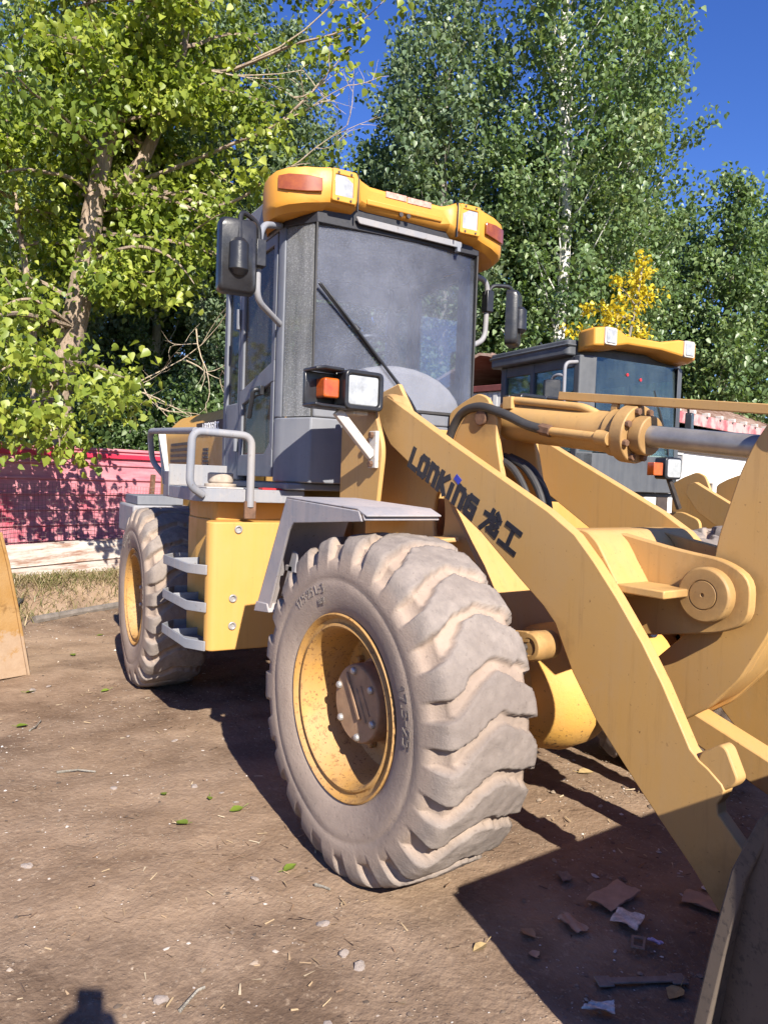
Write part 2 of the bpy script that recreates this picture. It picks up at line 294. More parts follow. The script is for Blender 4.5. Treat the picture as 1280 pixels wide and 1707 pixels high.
# ------------------------------------------------------------------ mesh helpers
class MB:
    def __init__(s, M=None): s.v = []; s.f = []; s.M = M
    def add(s, vs, fs):
        o = len(s.v); s.v += [Vector(p) for p in vs]; s.f += [[i+o for i in f] for f in fs]; return s
    def box(s, a, b, M=None):
        x0, y0, z0 = a; x1, y1, z1 = b
        vs = [Vector(p) for p in ((x0,y0,z0),(x1,y0,z0),(x1,y1,z0),(x0,y1,z0),(x0,y0,z1),(x1,y0,z1),(x1,y1,z1),(x0,y1,z1))]
        if M is not None: vs = [M @ p for p in vs]
        return s.add(vs, [(0,3,2,1),(4,5,6,7),(0,1,5,4),(1,2,6,5),(2,3,7,6),(3,0,4,7)])
    def prism(s, pts, axis, lo, hi, M=None):
        n = len(pts); vs = []
        for d in (lo, hi):
            for a, b in pts: vs.append({'x': (d, a, b), 'y': (a, d, b), 'z': (a, b, d)}[axis])
        vs = [Vector(p) for p in vs]
        if M is not None: vs = [M @ p for p in vs]
        return s.add(vs, [list(range(n))[::-1], list(range(n, 2*n))] + [(i, (i+1) % n, n+(i+1) % n, n+i) for i in range(n)])
    def holed(s, outer, hole, axis, lo, hi):
        """plate with one hole: outer and hole have the same number of points, matched in order"""
        n = len(outer); vs = []
        def P(a, b, d): return {'x': (d, a, b), 'y': (a, d, b), 'z': (a, b, d)}[axis]
        for d in (lo, hi):
            vs += [P(a, b, d) for a, b in outer] + [P(a, b, d) for a, b in hole]
        fs = []
        for i in range(n):
            j = (i+1) % n
            fs += [(i, j, n+j, n+i), (2*n+i, 3*n+i, 3*n+j, 2*n+j), (i, 2*n+i, 2*n+j, j), (n+i, n+j, 3*n+j, 3*n+i)]
        return s.add(vs, fs)
    def tube(s, pts, r, n=10, cap=True):
        pts = [Vector(p) for p in pts]; k = len(pts); rs = r if isinstance(r, (list, tuple)) else [r]*k
        o = len(s.v); up = None
        for i in range(k):
            t = (pts[min(i+1, k-1)]-pts[max(i-1, 0)]).normalized()
            if up is None: up = Vector((0, 0, 1)) if abs(t.z) < .9 else Vector((1, 0, 0))
            a = up - t*up.dot(t)
            if a.length < 1e-5: a = Vector((1, 0, 0)) - t*t.x
            a.normalize(); b = t.cross(a); up = a
            for j in range(n):
                w = 2*math.pi*j/n; s.v.append(pts[i] + (a*math.cos(w)+b*math.sin(w))*rs[i])
        for i in range(k-1):
            for j in range(n): s.f.append([o+i*n+j, o+i*n+(j+1) % n, o+(i+1)*n+(j+1) % n, o+(i+1)*n+j])
        if cap: s.f.append([o+j for j in range(n)][::-1]); s.f.append([o+(k-1)*n+j for j in range(n)])
        return s
    def lathe(s, prof, c=(0, 0, 0), axis='y', n=48, closed=False):
        o = len(s.v); k = len(prof)
        for r, h in prof:
            for j in range(n):
                w = 2*math.pi*j/n; a, b = r*math.cos(w), r*math.sin(w)
                p = {'x': (h, a, b), 'y': (a, h, b), 'z': (a, b, h)}[axis]
                s.v.append(Vector(p)+Vector(c))
        for i in range(k if closed else k-1):
            q = (i+1) % k
            for j in range(n): s.f.append([o+i*n+j, o+i*n+(j+1) % n, o+q*n+(j+1) % n, o+q*n+j])
        if not closed:
            if prof[0][0] > 1e-6: s.f.append([o+j for j in range(n)])
            if prof[-1][0] > 1e-6: s.f.append([o+(k-1)*n+j for j in range(n)])
        return s
    def beam(s, p0, p1, w, h, up=(0, 0, 1)):
        p0 = Vector(p0); p1 = Vector(p1); t = (p1-p0).normalized(); u = Vector(up); u = (u-t*u.dot(t)).normalized(); q = t.cross(u)
        vs = []
        for p in (p0, p1):
            for a, b in ((-1,-1),(1,-1),(1,1),(-1,1)): vs.append(p+q*(a*w/2)+u*(b*h/2))
        return s.add(vs, [(0,3,2,1),(4,5,6,7),(0,1,5,4),(1,2,6,5),(2,3,7,6),(3,0,4,7)])
    def sheet(s, path, th, axis, lo, hi, M=None):
        """bent plate: an open 2-D path given thickness th, extruded along axis"""
        n = len(path); L = []; Rr = []
        for i in range(n):
            a = Vector(path[max(i-1, 0)]); b = Vector(path[min(i+1, n-1)]); t = (b-a).normalized(); nn = Vector((-t.y, t.x))
            p = Vector(path[i]); L.append(p+nn*th/2); Rr.append(p-nn*th/2)
        o = len(s.v); vs = []
        for d in (lo, hi):
            for p in L+Rr: vs.append(Vector({'x': (d, p.x, p.y), 'y': (p.x, d, p.y), 'z': (p.x, p.y, d)}[axis]))
        if M is not None: vs = [M @ p for p in vs]
        fs = []; m = 2*n
        for i in range(n-1):
            fs += [(i, i+1, n+i+1, n+i), (m+i, m+n+i, m+n+i+1, m+i+1), (i, m+i, m+i+1, i+1), (n+i, n+i+1, m+n+i+1, m+n+i)]
        fs += [(0, n, m+n, m), (n-1, m+n-1, m+2*n-1, 2*n-1)]
        return s.add(vs, fs)
    def build(s, name, m, parent=None, bevel=0., seg=2, angle=34, sub=0, keep=False):
        me = bpy.data.meshes.new(name)
        vs = [s.M @ p for p in s.v] if s.M is not None else s.v
        bm = bmesh.new(); bv = [bm.verts.new(p) for p in vs]
        for f in s.f:
            try: bm.faces.new([bv[i] for i in f])
            except ValueError: pass
        if not keep: bmesh.ops.recalc_face_normals(bm, faces=bm.faces)
        ca = math.radians(angle)
        for e in bm.edges:
            if len(e.link_faces) == 2 and e.calc_face_angle(0) > ca: e.smooth = False
        for f in bm.faces: f.smooth = True
        bm.to_mesh(me); bm.free()
        me.materials.append(MATS[m] if isinstance(m, str) else m)
        o = bpy.data.objects.new(name, me); COL.objects.link(o)
        if parent is not None: o.parent = parent
        if bevel:
            b = o.modifiers.new('bevel', 'BEVEL'); b.width = bevel; b.segments = seg; b.limit_method = 'ANGLE'; b.angle_limit = R_(38)
        if sub:
            q = o.modifiers.new('sub', 'SUBSURF'); q.levels = sub; q.render_levels = sub
        return o
def each(mb, name, m, parent=None, bevel=0., **kw):
    """build every separate piece of mb as an object of its own"""
    par = list(range(len(mb.v)))
    def root(a):
        while par[a] != a: par[a] = par[par[a]]; a = par[a]
        return a
    for f in mb.f:
        for i in f[1:]: par[root(f[0])] = root(i)
    groups = {}
    for f in mb.f: groups.setdefault(root(f[0]), []).append(f)
    out = []
    for fs in groups.values():
        ids = sorted({i for f in fs for i in f}); mp = {i: k for k, i in enumerate(ids)}
        q = MB(mb.M); q.v = [mb.v[i] for i in ids]; q.f = [[mp[i] for i in f] for f in fs]; out.append(q.build(name, m, parent, bevel, **kw))
    return out
def thing(name, label, cat, loc=(0, 0, 0), rz=0, group=None):
    o = bpy.data.objects.new(name, None); COL.objects.link(o); o.location = loc; o.rotation_euler = (0, 0, rz); o.empty_display_size = .2
    return tag(o, label, cat, group)
def tag(o, label=None, cat=None, group=None, kind=None):
    if label: o['label'] = label
    if cat: o['category'] = cat
    if group: o['group'] = group
    if kind: o['kind'] = kind
    return o
def rpoly(pts, r, n=4):
    """round the corners of a 2-D polygon; r may be a list"""
    out = []; k = len(pts)
    for i in range(k):
        rr = r[i] if isinstance(r, (list, tuple)) else r
        p = Vector(pts[i]); a = Vector(pts[i-1])-p; b = Vector(pts[(i+1) % k])-p
        if rr <= 0: out.append(tuple(p)); continue
        d = min(rr, a.length*.48, b.length*.48)
        A = p+a.normalized()*d; B = p+b.normalized()*d
        for j in range(n+1):
            t = j/n; q = A*(1-t)**2+p*2*t*(1-t)+B*t*t; out.append(tuple(q))
    return out
def smooth(pts, k=8):
    """Catmull-Rom through 3-D points"""
    P = [Vector(p) for p in pts]; out = []
    for i in range(len(P)-1):
        p0 = P[max(i-1, 0)]; p1 = P[i]; p2 = P[i+1]; p3 = P[min(i+2, len(P)-1)]
        for j in range(k):
            t = j/k; out.append(.5*((2*p1)+(p2-p0)*t+(2*p0-5*p1+4*p2-p3)*t*t+(3*p1-p0-3*p2+p3)*t**3))
    out.append(P[-1]); return out
def fillet(pts, r, k=6):
    """polyline with rounded corners in 3-D"""
    P = [Vector(p) for p in pts]; out = [P[0]]
    for i in range(1, len(P)-1):
        a = P[i-1]-P[i]; b = P[i+1]-P[i]; d = min(r, a.length*.49, b.length*.49)
        A = P[i]+a.normalized()*d; B = P[i]+b.normalized()*d
        for j in range(k+1):
            t = j/k; out.append(A*(1-t)**2+P[i]*2*t*(1-t)+B*t*t)
    out.append(P[-1]); return out
GLY = {
 'L': (.62, [[(0,1),(0,.0),(.58,.0)]]),
 'O': (.72, [[(.10,0),(0,.15),(0,.85),(.10,1),(.52,1),(.62,.85),(.62,.15),(.52,0),(.10,0)]]),
 'n': (.72, [[(0,0),(0,1)],[(0,.95),(.46,.95),(.60,.78),(.60,0)]]),
 'K': (.72, [[(0,0),(0,1)],[(.08,.48),(.58,1)],[(.12,.52),(.60,0)]]),
 'i': (.26, [[(.02,0),(.02,.92)]]),
 'G': (.74, [[(.62,.95),(.12,.95),(0,.8),(0,.18),(.12,0),(.62,0),(.62,.5),(.34,.5)]]),
 '1': (.45, [[(.05,.75),(.22,1),(.22,0)]]), '7': (.6, [[(0,1),(.5,1),(.18,0)]]),
 '5': (.6, [[(.5,1),(.04,1),(.02,.58),(.4,.6),(.52,.42),(.5,.12),(.38,0),(.02,0)]]),
 '2': (.6, [[(0,.8),(.12,1),(.4,1),(.5,.82),(.46,.6),(0,0),(.52,0)]]),
 '3': (.6, [[(.02,1),(.48,1),(.24,.58),(.5,.45),(.48,.1),(.36,0),(.02,0)]]),
 '6': (.6, [[(.45,1),(.1,.7),(0,.3),(.1,0),(.42,0),(.5,.25),(.42,.5),(.05,.45)]]),
 'P': (.6, [[(0,0),(0,1),(.42,1),(.5,.8),(.42,.5),(0,.5)]]), 'R': (.62, [[(0,0),(0,1),(.42,1),(.5,.8),(.42,.5),(0,.5)],[(.2,.5),(.52,0)]]),
 '-': (.45, [[(.02,.5),(.32,.5)]]), '.': (.22, [[(.02,0),(.10,0)]]), ' ': (.4, []),
 'long': (1.12, [[(0,.70),(.98,.78)],[(.40,1.02),(.36,.55),(.02,.0)],[(.60,.70),(.60,.14),(.98,.10),(1.0,.32)],[(.92,.56),(.44,.16)],[(.70,1.02),(.86,.90)]]),
 'gong': (1.12, [[(.08,.96),(.92,.96)],[(.5,.96),(.5,.04)],[(0,.04),(1.0,.04)]]),
}
def glyphs(seq, place, h, th, lift=.0012, only=None):
    """ribbon lettering; place(u, v, k) maps text-plane metres plus lift to a 3-D point"""
    mb = MB(); u = 0; k = 0
    for ch in seq:
        w, strokes = GLY[ch]
        for st in strokes:
            for (a, b) in zip(st, st[1:]):
                A = Vector(a)*h; B = Vector(b)*h; t = (B-A).normalized(); nn = Vector((-t.y, t.x))*th/2; A = A-t*th*.45; B = B+t*th*.45
                top = [place(u+p.x, p.y, lift*(1+.12*k)) for p in (A-nn, B-nn, B+nn, A+nn)]
                bot = [place(u+p.x, p.y, -.0005) for p in (A-nn, B-nn, B+nn, A+nn)]
                mb.add(top+bot, [(0,1,2,3),(0,4,5,1),(1,5,6,2),(2,6,7,3),(3,7,4,0)]); k = (k+1) % 9
        u += w*h + max(th*.9, h*.16)
    return mb, u
def leafmesh(name, pos, nrm, size, tint, mat, parent=None, aspect=.85, droop=.18):
    """many leaf-sized kites, each folded along its midrib"""
    n = len(pos); rng = RNG
    d = rng.normal(size=(n, 3)); d -= (d*nrm).sum(1, keepdims=True)*nrm; d[:, 2] -= .35; d /= np.linalg.norm(d, axis=1, keepdims=True)
    s = np.cross(nrm, d); s /= np.linalg.norm(s, axis=1, keepdims=True)+1e-9
    sz = (size*np.ones(n)*rng.uniform(.65, 1.25, n))[:, None]
    base = pos; tip = pos+d*sz - np.array([0, 0, 1])*sz*droop; w = aspect*.5*rng.uniform(.8, 1.15, n)[:, None]; cu = rng.uniform(-.10, .16, n)[:, None]
    def P(t, q, up): return pos+d*sz*t+s*sz*w*q+nrm*sz*up-np.array([0, 0, 1])*sz*droop*t*t
    V = np.stack([base, P(.14, .78, .10), P(.46, .92, .12+cu), tip, P(.46, -.92, .12+cu), P(.14, -.78, .10)], 1).reshape(-1, 3)
    me = bpy.data.meshes.new(name); me.vertices.add(6*n); me.vertices.foreach_set('co', V.astype(np.float32).ravel())
    idx = np.arange(n)[:, None]*6 + np.array([[0, 3, 2, 1, 0, 5, 4, 3]])
    me.loops.add(8*n); me.loops.foreach_set('vertex_index', idx.astype(np.int32).ravel())
    me.polygons.add(2*n); me.polygons.foreach_set('loop_start', np.arange(2*n, dtype=np.int32)*4)
    me.update(calc_edges=True); me.validate()
    at = me.attributes.new('tint', 'FLOAT', 'FACE'); at.data.foreach_set('value', np.repeat(tint, 2).astype(np.float32))
    me.materials.append(MATS[mat]); o = bpy.data.objects.new(name, me); COL.objects.link(o)
    if parent is not None: o.parent = parent
    return o

# ------------------------------------------------------------------ ground
FP = Vector((-10.0, -.58)); FD = Vector((-.286, .958)); FN = Vector((.958, .286))   # fence foot, its run, its side facing the yard
def hgt(x, y):
    """terrain height: small bumps, plus the ditch along the fence"""
    s = (x-FP.x)*FN.x+(y-FP.y)*FN.y; u = (x-FP.x)*FD.x+(y-FP.y)*FD.y
    h = .012*np.sin(1.7*x+.6)*np.sin(1.3*y+1.1)+.008*np.sin(4.1*x+2*y)+.006*np.sin(7.3*y-3*x)+.004*np.sin(13*x+5*y)*np.sin(11*y)
    g = np.exp(-((s-2.75)/.78)**4)
    base = .085+.018*np.clip(x, -12, 3)
    h = h - .42*g*(1+.25*np.sin(3*u)+.15*np.sin(7.7*u)) + .05*np.exp(-((s-3.75)/.35)**2) + .06*np.exp(-((s-1.5)/.4)**2)
    for wx, wy in ((0, -.88), (0, .88), (-2.86, -.72), (-2.65, 1.04)):
        h = h*(1-np.exp(-(((x-wx)/.5)**2+((y-wy)/.4)**2)))
    return h+base
def ground():
    def axis(lo, hi, step, far):
        a = list(np.arange(lo, hi+1e-6, step)); g = step; p = hi
        while p < far: g *= 1.5; p += g; a.append(p)
        g = step; p = lo
        while p > -far: g *= 1.5; p -= g; a.insert(0, p)
        return np.array(a)
    X = axis(-10.5, 3.2, .05, 400); Y = axis(-3.2, 4.2, .05, 400)
    gx, gy = np.meshgrid(X, Y, indexing='ij'); near = np.exp(-np.maximum(0, np.hypot(gx+3, gy)-12)/6)
    gz = hgt(gx, gy)
    rr = np.random.default_rng(3).normal(size=gx.shape)*.0035; gz += rr*(near > .9)
    nx, ny = gx.shape; me = bpy.data.meshes.new('ground')
    me.vertices.add(nx*ny); me.vertices.foreach_set('co', np.stack([gx, gy, gz], -1).astype(np.float32).ravel())
    i, j = np.meshgrid(np.arange(nx-1), np.arange(ny-1), indexing='ij'); a = (i*ny+j).ravel()
    q = np.stack([a, a+ny, a+ny+1, a+1], 1); me.loops.add(q.size); me.loops.foreach_set('vertex_index', q.astype(np.int32).ravel())
    me.polygons.add(len(q)); me.polygons.foreach_set('loop_start', np.arange(len(q), dtype=np.int32)*4); me.update(calc_edges=True)
    me.polygons.foreach_set('use_smooth', np.ones(len(q), bool)); me.materials.append(MATS['dirt_ground'])
    o = bpy.data.objects.new('ground', me); COL.objects.link(o); tag(o, kind='structure')
ground()
def gz(x, y): return float(hgt(np.array(float(x)), np.array(float(y))))

# ------------------------------------------------------------------ wheels
PIV = -1.388; PHI = -0.119757
M1 = Matrix.Identity(4)
MR = Matrix.Translation((PIV, 0, 0)) @ Matrix.Rotation(PHI, 4, 'Z') @ Matrix.Translation((-PIV, 0, 0))
def vnoise(a, b, na, nb, seed):
    """smooth random field, periodic in a (0..1)"""
    g = np.random.default_rng(seed).uniform(-1, 1, (na, nb+2)); x = (a % 1)*na; y = np.clip(b, 0, 1)*nb
    i = np.floor(x).astype(int); j = np.floor(y).astype(int); fx = x-i; fy = y-j; fx = fx*fx*(3-2*fx); fy = fy*fy*(3-2*fy); i %= na; k = (i+1) % na
    return (g[i, j]*(1-fx)+g[k, j]*fx)*(1-fy)+(g[i, j+1]*(1-fx)+g[k, j+1]*fx)*fy
def tyre_mesh():
    prof = [(-.175,.325),(-.195,.345),(-.207,.37),(-.216,.405),(-.221,.44),(-.222,.468),(-.218,.476),(-.2215,.484),(-.220,.51),(-.217,.54),(-.212,.566),(-.206,.588),(-.199,.607),(-.188,.624),(-.170,.636)]
    ys = np.linspace(-.155, .155, 40); mid = [(y, .648-.010*(abs(y)/.155)**2) for y in ys]
    prof = prof + mid + [(-y, r) for y, r in prof[::-1]]
    P = np.array(prof); NL = 22; NT = NL*30; th = np.linspace(0, 2*np.pi, NT, endpoint=False)
    y = P[:, 0][None, :]+0*th[:, None]; r = P[:, 1][None, :]+0*th[:, None]; T = th[:, None]+0*y
    zig = .62*(1-np.sqrt((y-.03)**2+.00012)/.2)-.06*np.sin(y*30)
    wob = .05*np.sin(5*T+3)+.04*np.sin(11*T+1)+.05*vnoise(T/6.2832, (y+.23)/.46, 60, 7, 2)+.035*vnoise(T/6.2832, (y+.23)/.46, 190, 22, 3)
    u = T*NL/(2*np.pi)-zig-wob; d = np.abs(u-np.round(u))
    hw = .085+.10*np.clip((np.abs(y)-.05)/.15, 0, 1)
    g = 1-np.clip((d-hw)/.055, 0, 1); g = g*g*(3-2*g)
    lug = np.clip((P[:, 1]-.535)/.06, 0, 1)[None, :]; lug = lug*lug*(3-2*lug)
    depth = .034*g*lug*(.72+.28*np.clip(np.abs(y)/.16, 0, 1))
    nz = .003*vnoise(T/6.2832, (y+.23)/.46, 70, 8, 5)+.0018*vnoise(T/6.2832, (y+.23)/.46, 210, 26, 6)
    worn = .006*np.sin(9*T+2)*lug*(1-g)
    r2 = r-depth+(nz+worn*.5)*lug
    y2 = y-np.sign(y)*depth*.55*(np.abs(y) > .17)+.0010*np.sin(7*T+r*20)*(1-lug)
    x = r2*np.cos(T); z = r2*np.sin(T)
    flat = -.640; over = np.maximum(0, flat-z); z = np.maximum(z, flat+.0015*np.sin(40*x)*(over > 0)); 
    bulge = np.exp(-((z+.585)/.12)**2)*np.exp(-(x/.22)**2); y2 = y2*(1+.07*bulge)
    V = np.stack([x, y2, z], -1).reshape(-1, 3); k = P.shape[0]
    me = bpy.data.meshes.new('tyre'); me.vertices.add(len(V)); me.vertices.foreach_set('co', V.astype(np.float32).ravel())
    i, j = np.meshgrid(np.arange(NT), np.arange(k-1), indexing='ij'); i2 = (i+1) % NT
    q = np.stack([i*k+j, i*k+j+1, i2*k+j+1, i2*k+j], -1).reshape(-1, 4)
    me.loops.add(q.size); me.loops.foreach_set('vertex_index', q.astype(np.int32).ravel())
    me.polygons.add(len(q)); me.polygons.foreach_set('loop_start', np.arange(len(q), dtype=np.int32)*4); me.update(calc_edges=True)
    me.polygons.foreach_set('use_smooth', np.ones(len(q), bool))
    dirt = np.clip(g*lug*1.1+(1-lug)*.75+.05, 0, 1)
    at = me.attributes.new('dirt', 'FLOAT', 'POINT'); at.data.foreach_set('value', dirt.astype(np.float32).ravel())
    me.materials.append(MATS['tyre_rubber']); return me
TYRE = tyre_mesh()
def make_wheel():
    prof = [(.318,-.165),(.345,-.192),(.349,-.202),(.343,-.207),(.334,-.200),(.327,-.188),(.312,-.186),(.306,-.196),(.299,-.198),(.292,-.190),(.286,-.165),(.276,-.12),(.270,-.03),(.262,.0),(.235,.012),(.16,.012),(.10,.012),(.10,.03),(.27,.03),(.30,.17),(.335,.20),(.335,.185),(.315,.16),(.31,0),(.312,-.15)]
    rim = MB(); rim.lathe(prof, axis='y', n=72, closed=True)
    for k in range(10):
        w = 2*math.pi*k/10; rim.lathe([(.016,.015),(.016,-.012),(.010,-.018),(0,-.018)], (.205*math.cos(w), 0, .205*math.sin(w)), 'y', 6)
    r = rim.build('wheel', 'rim_yellow')
    t = bpy.data.objects.new('tyre', TYRE); COL.objects.link(t); t.parent = r
    hub = MB().lathe([(.165,.03),(.165,-.02),(.150,-.035),(.150,-.108),(.147,-.122),(.142,-.126),(.02,-.128),(0,-.128)], axis='y', n=48)
    hub.box((-.125,-.137,-.008), (.06,-.120,.008), Matrix.Rotation(R_(58), 4, 'Y'))
    hub.box((-.05,-.132,.03), (.085,-.120,.036), Matrix.Rotation(R_(58), 4, 'Y')); hub.box((-.05,-.132,.062), (.07,-.120,.068), Matrix.Rotation(R_(58), 4, 'Y'))
    hc = hub.build('hub_cover', 'hub_brown', r, .003)
    bo = MB()
    for k in range(6):
        w = R_(158+60*k); bo.lathe([(.015,-.120),(.015,-.135),(.009,-.141),(0,-.141)], (.124*math.cos(w), 0, .124*math.sin(w)), 'y', 8)
    each(bo, 'hub_bolt', 'bolt_steel', r, .002)
    # raised size marking on the sidewall
    def ring(rad, a0):
        def place(u, v, k):
            a = a0-u/rad; rr = rad+v
            yy = -.2235-.0 if rr > .46 else -.2235+(.46-rr)*.12
            return (rr*math.cos(a), yy-.0009-k*.7, rr*math.sin(a))
        return place
    mk, _ = glyphs('17.5-25', ring(.415, R_(24)), .042, .0065, .0014)
    m2, _ = glyphs('17.5-25 L-3', ring(.432, R_(132)), .030, .0042, .0014); m2.build('sidewall_marking', 'tyre_rubber', r)
    m3, _ = glyphs('16PR', ring(.392, R_(112)), .018, .0028, .0014); m3.build('sidewall_marking', 'tyre_rubber', r)
    mk.build('sidewall_marking', 'tyre_rubber', r)
    return r
WHEEL = make_wheel()
def clone(o, parent, M):
    c = o.copy(); COL.objects.link(c); c.parent = parent; c.matrix_local = M
    for ch in o.children:
        d = ch.copy(); COL.objects.link(d); d.parent = c; d.matrix_local = ch.matrix_local.copy()
    return c

# ------------------------------------------------------------------ the big loader
LD = thing('wheel_loader', 'nearest yellow wheel loader with dusty tyres, grey cab and black lettering on its lift arm', 'wheel loader')
WHEEL.parent = LD; WS = Matrix.Scale(.945, 4)
WHEEL.matrix_local = Matrix.Translation((0, -.88, .688)) @ WS
FLIP = Matrix.Rotation(math.pi, 4, 'Z')
clone(WHEEL, LD, Matrix.Translation((0, .88, .688)) @ FLIP @ WS)
clone(WHEEL, LD, MR @ Matrix.Translation((-2.776, -.88, .640)) @ WS)
clone(WHEEL, LD, MR @ Matrix.Translation((-2.776, .88, .640)) @ FLIP @ WS)

ARM = [(-.82,1.80),(-.80,1.87),(-.74,1.893),(-.25,1.655),(.30,1.398),(.43,1.322),(.52,1.235),(.62,1.125),(.73,.99),(.81,.875),(.915,.70),(.945,.675),(.975,.66),(1.02,.628),(1.03,.612),(1.025,.59),(1.01,.565),(1.015,.535),(1.13,.43),(1.20,.36),(1.23,.27),(1.20,.20),(1.12,.19),(1.06,.22),(.95,.335),(.75,.51),(.56,.69),(.45,.83),(.41,.90),(.385,.945),(.36,.99),(.30,1.045),(.16,1.14),(-.05,1.29),(-.70,1.66)]
def arm(M, parent, y0, y1, mat='yellow_paint'):
    o = MB(M).prism(ARM, 'y', y0, y1).build('lift_arm', mat, parent, .004)
    lug = MB(M).prism(rpoly([(.935,.66),(.945,.70),(1.010,.745),(1.028,.735),(1.068,.655),(1.055,.632),(1.0,.59)], [0,.01,.02,.02,.015,.015,0]), 'y', y0+.004, y1+.006)
    lug.build('stop_lug', mat, o, .006); return o
near = arm(M1, LD, -.38, -.33); far = arm(M1, LD, .32, .37)
bd = Vector((.765, -.379)).normalized(); bn = Vector((.379, .765)).normalized()
def armtext(u, v, k):
    p = Vector((-.545, 1.565))+bd*u+bn*v; return (p.x, -.3805-k, p.y)
tm, uu = glyphs(['L','O','n','K'], armtext, .078, .026); 
iu = uu
t2, w2 = glyphs(['i'], lambda u, v, k: armtext(iu+u, v*.84, k), .078, .026); tm.add(t2.v, t2.f)
t3, w3 = glyphs(['n','G'], lambda u, v, k: armtext(iu+w2+u, v, k), .078, .026); tm.add(t3.v, t3.f)
t4, w4 = glyphs(['long','gong'], lambda u, v, k: armtext(iu+w2+w3+.035+u, v-.006, k), .092, .021); tm.add(t4.v, t4.f)
tm.build('lettering', 'decal_black', near)
dot = MB(); dq = [(iu-.004, .087), (iu+.036, .079), (iu+.044, .106), (iu+.004, .114)]
dot.add([armtext(a, b, .0014) for a, b in dq]+[armtext(a, b, -.001) for a, b in dq], [(0,1,2,3),(0,4,5,1),(1,5,6,2),(2,6,7,3),(3,7,4,0)]); dot.build('letter_dot', 'decal_blue', near)
pb = MB().lathe([(.052,-.335),(.056,-.43),(.050,-.455),(.032,-.457),(.032,-.452),(0,-.452)], (.305, 0, .90), 'y', 32)
pb.prism(rpoly([(.19,.94),(.30,.955),(.31,.915),(.19,.90)], .015), 'y', -.455, -.43); pb.build('cylinder_pin', 'yellow_paint', near, .004)
pk = MB()
for x, z, r in ((.215,.915,.020),(.285,.895,.014),(.29,.868,.012)): pk.lathe([(r,-.45),(r,-.482),(r*.7,-.488),(0,-.488)], (x, 0, z), 'y', 10)
each(pk, 'pin_bolt', 'dark_steel', near, .002)
# front frame: tower plates, inner plates with a slot, sloping cross plate
fr = MB()
for s in (-1, 1):
    fr.prism(rpoly([(-1.02,1.30),(-1.02,1.86),(-.80,1.90),(-.745,1.84),(-.665,1.66),(-.66,1.60),(-.70,1.30)], [0,.03,.06,.08,.1,.1,0]), 'y', *sorted((s*.455, s*.43)))
ang = [2*math.pi*i/48 for i in range(48)]
body = rpoly([(-1.03,.62),(-1.03,1.88),(-.93,1.93),(-.80,1.975),(-.72,1.945),(-.66,1.82),(-.52,1.60),(-.33,1.36),(-.20,1.20),(-.12,1.09),(-.03,.90),(.02,.80),(.02,.55),(-.2,.50),(-.9,.50)], .03, 3)
def resample(poly, n):
    P = [Vector(p) for p in poly]+[Vector(poly[0])]; L = [0]
    for a, b in zip(P, P[1:]): L.append(L[-1]+(b-a).length)
    out = []
    for i in range(n):
        t = L[-1]*i/n; k = max(j for j in range(len(L)-1) if L[j] <= t); f = (t-L[k])/max(1e-9, L[k+1]-L[k]); out.append(tuple(P[k].lerp(P[k+1], f)))
    return out
slot = [(-.435+.040*math.cos(a), 1.33+.05*math.sin(a)+(.075 if math.sin(a) > 0 else -.075)) for a in ang]
def match(outer, hole, c):
    # start both loops at the same direction and let them wind the same way round
    n = len(hole); O = resample(outer, 400)
    res = []
    for (x, z) in hole:
        w = math.atan2(z-c[1], x-c[0]); best = min(O, key=lambda p: abs(math.remainder(math.atan2(p[1]-c[1], p[0]-c[0])-w, 2*math.pi)+0)-0)
        res.append(best)
    return res
slotang = [(-.435+.040*math.cos(a), 1.33+.125*math.sin(a)) for a in ang]
outer = match(body, slotang, (-.435, 1.33))
fr.holed(outer, slotang, 'y', -.285, -.26)
fr.prism(body, 'y', .26, .285)
fr.sheet([(-.62,1.66),(-.42,1.42),(-.30,1.27),(-.20,1.13),(-.10,.94),(-.06,.80)], .02, 'y', -.26, .26)
fr.box((-1.02,-.262,.62), (-.99,.262,1.78)); fr.box((-1.0,-.45,1.30), (-.66,-.285,1.33)); fr.box((-1.0,.285,1.30), (-.66,.45,1.33))
fr.box((-.98,-.55,.52), (.02,.55,.60)); fr.beam((-.52,-.62,1.20), (-.30,-.29,1.245), .16, .02); fr.box((-.55,.29,1.20), (-.3,.65,1.235))
FR = fr.build('front_frame', 'yellow_paint', LD, .006)
pv = MB()
for s in (-1, 1): pv.lathe([(.07,.0),(.078,.02),(.078,.05),(.05,.055),(.05,.05),(0,.05)], (-.75, s*.375-(.0 if s > 0 else 0), 1.83), 'y', 28)
pv.lathe([(.075,-.33),(.075,-.285)], (-.75,0,1.83), 'y', 28); each(pv, 'arm_pivot', 'yellow_paint', FR, .004)
# cylinder lug plates with dark pin
lg = MB()
for y in (-.135, .105): lg.prism(rpoly([(-.58,1.45),(-.52,1.72),(-.42,1.845),(-.30,1.865),(-.235,1.80),(-.24,1.70),(-.16,1.40)], [0,.05,.08,.08,.05,.04,0]), 'y', y, y+.03)
each(lg, 'cylinder_bracket', 'yellow_paint', FR, .006)
MB().lathe([(.036,-.15),(.036,.15)], (-.335,0,1.79), 'y', 20).build('tilt_pin', 'rust_steel', FR, .004)
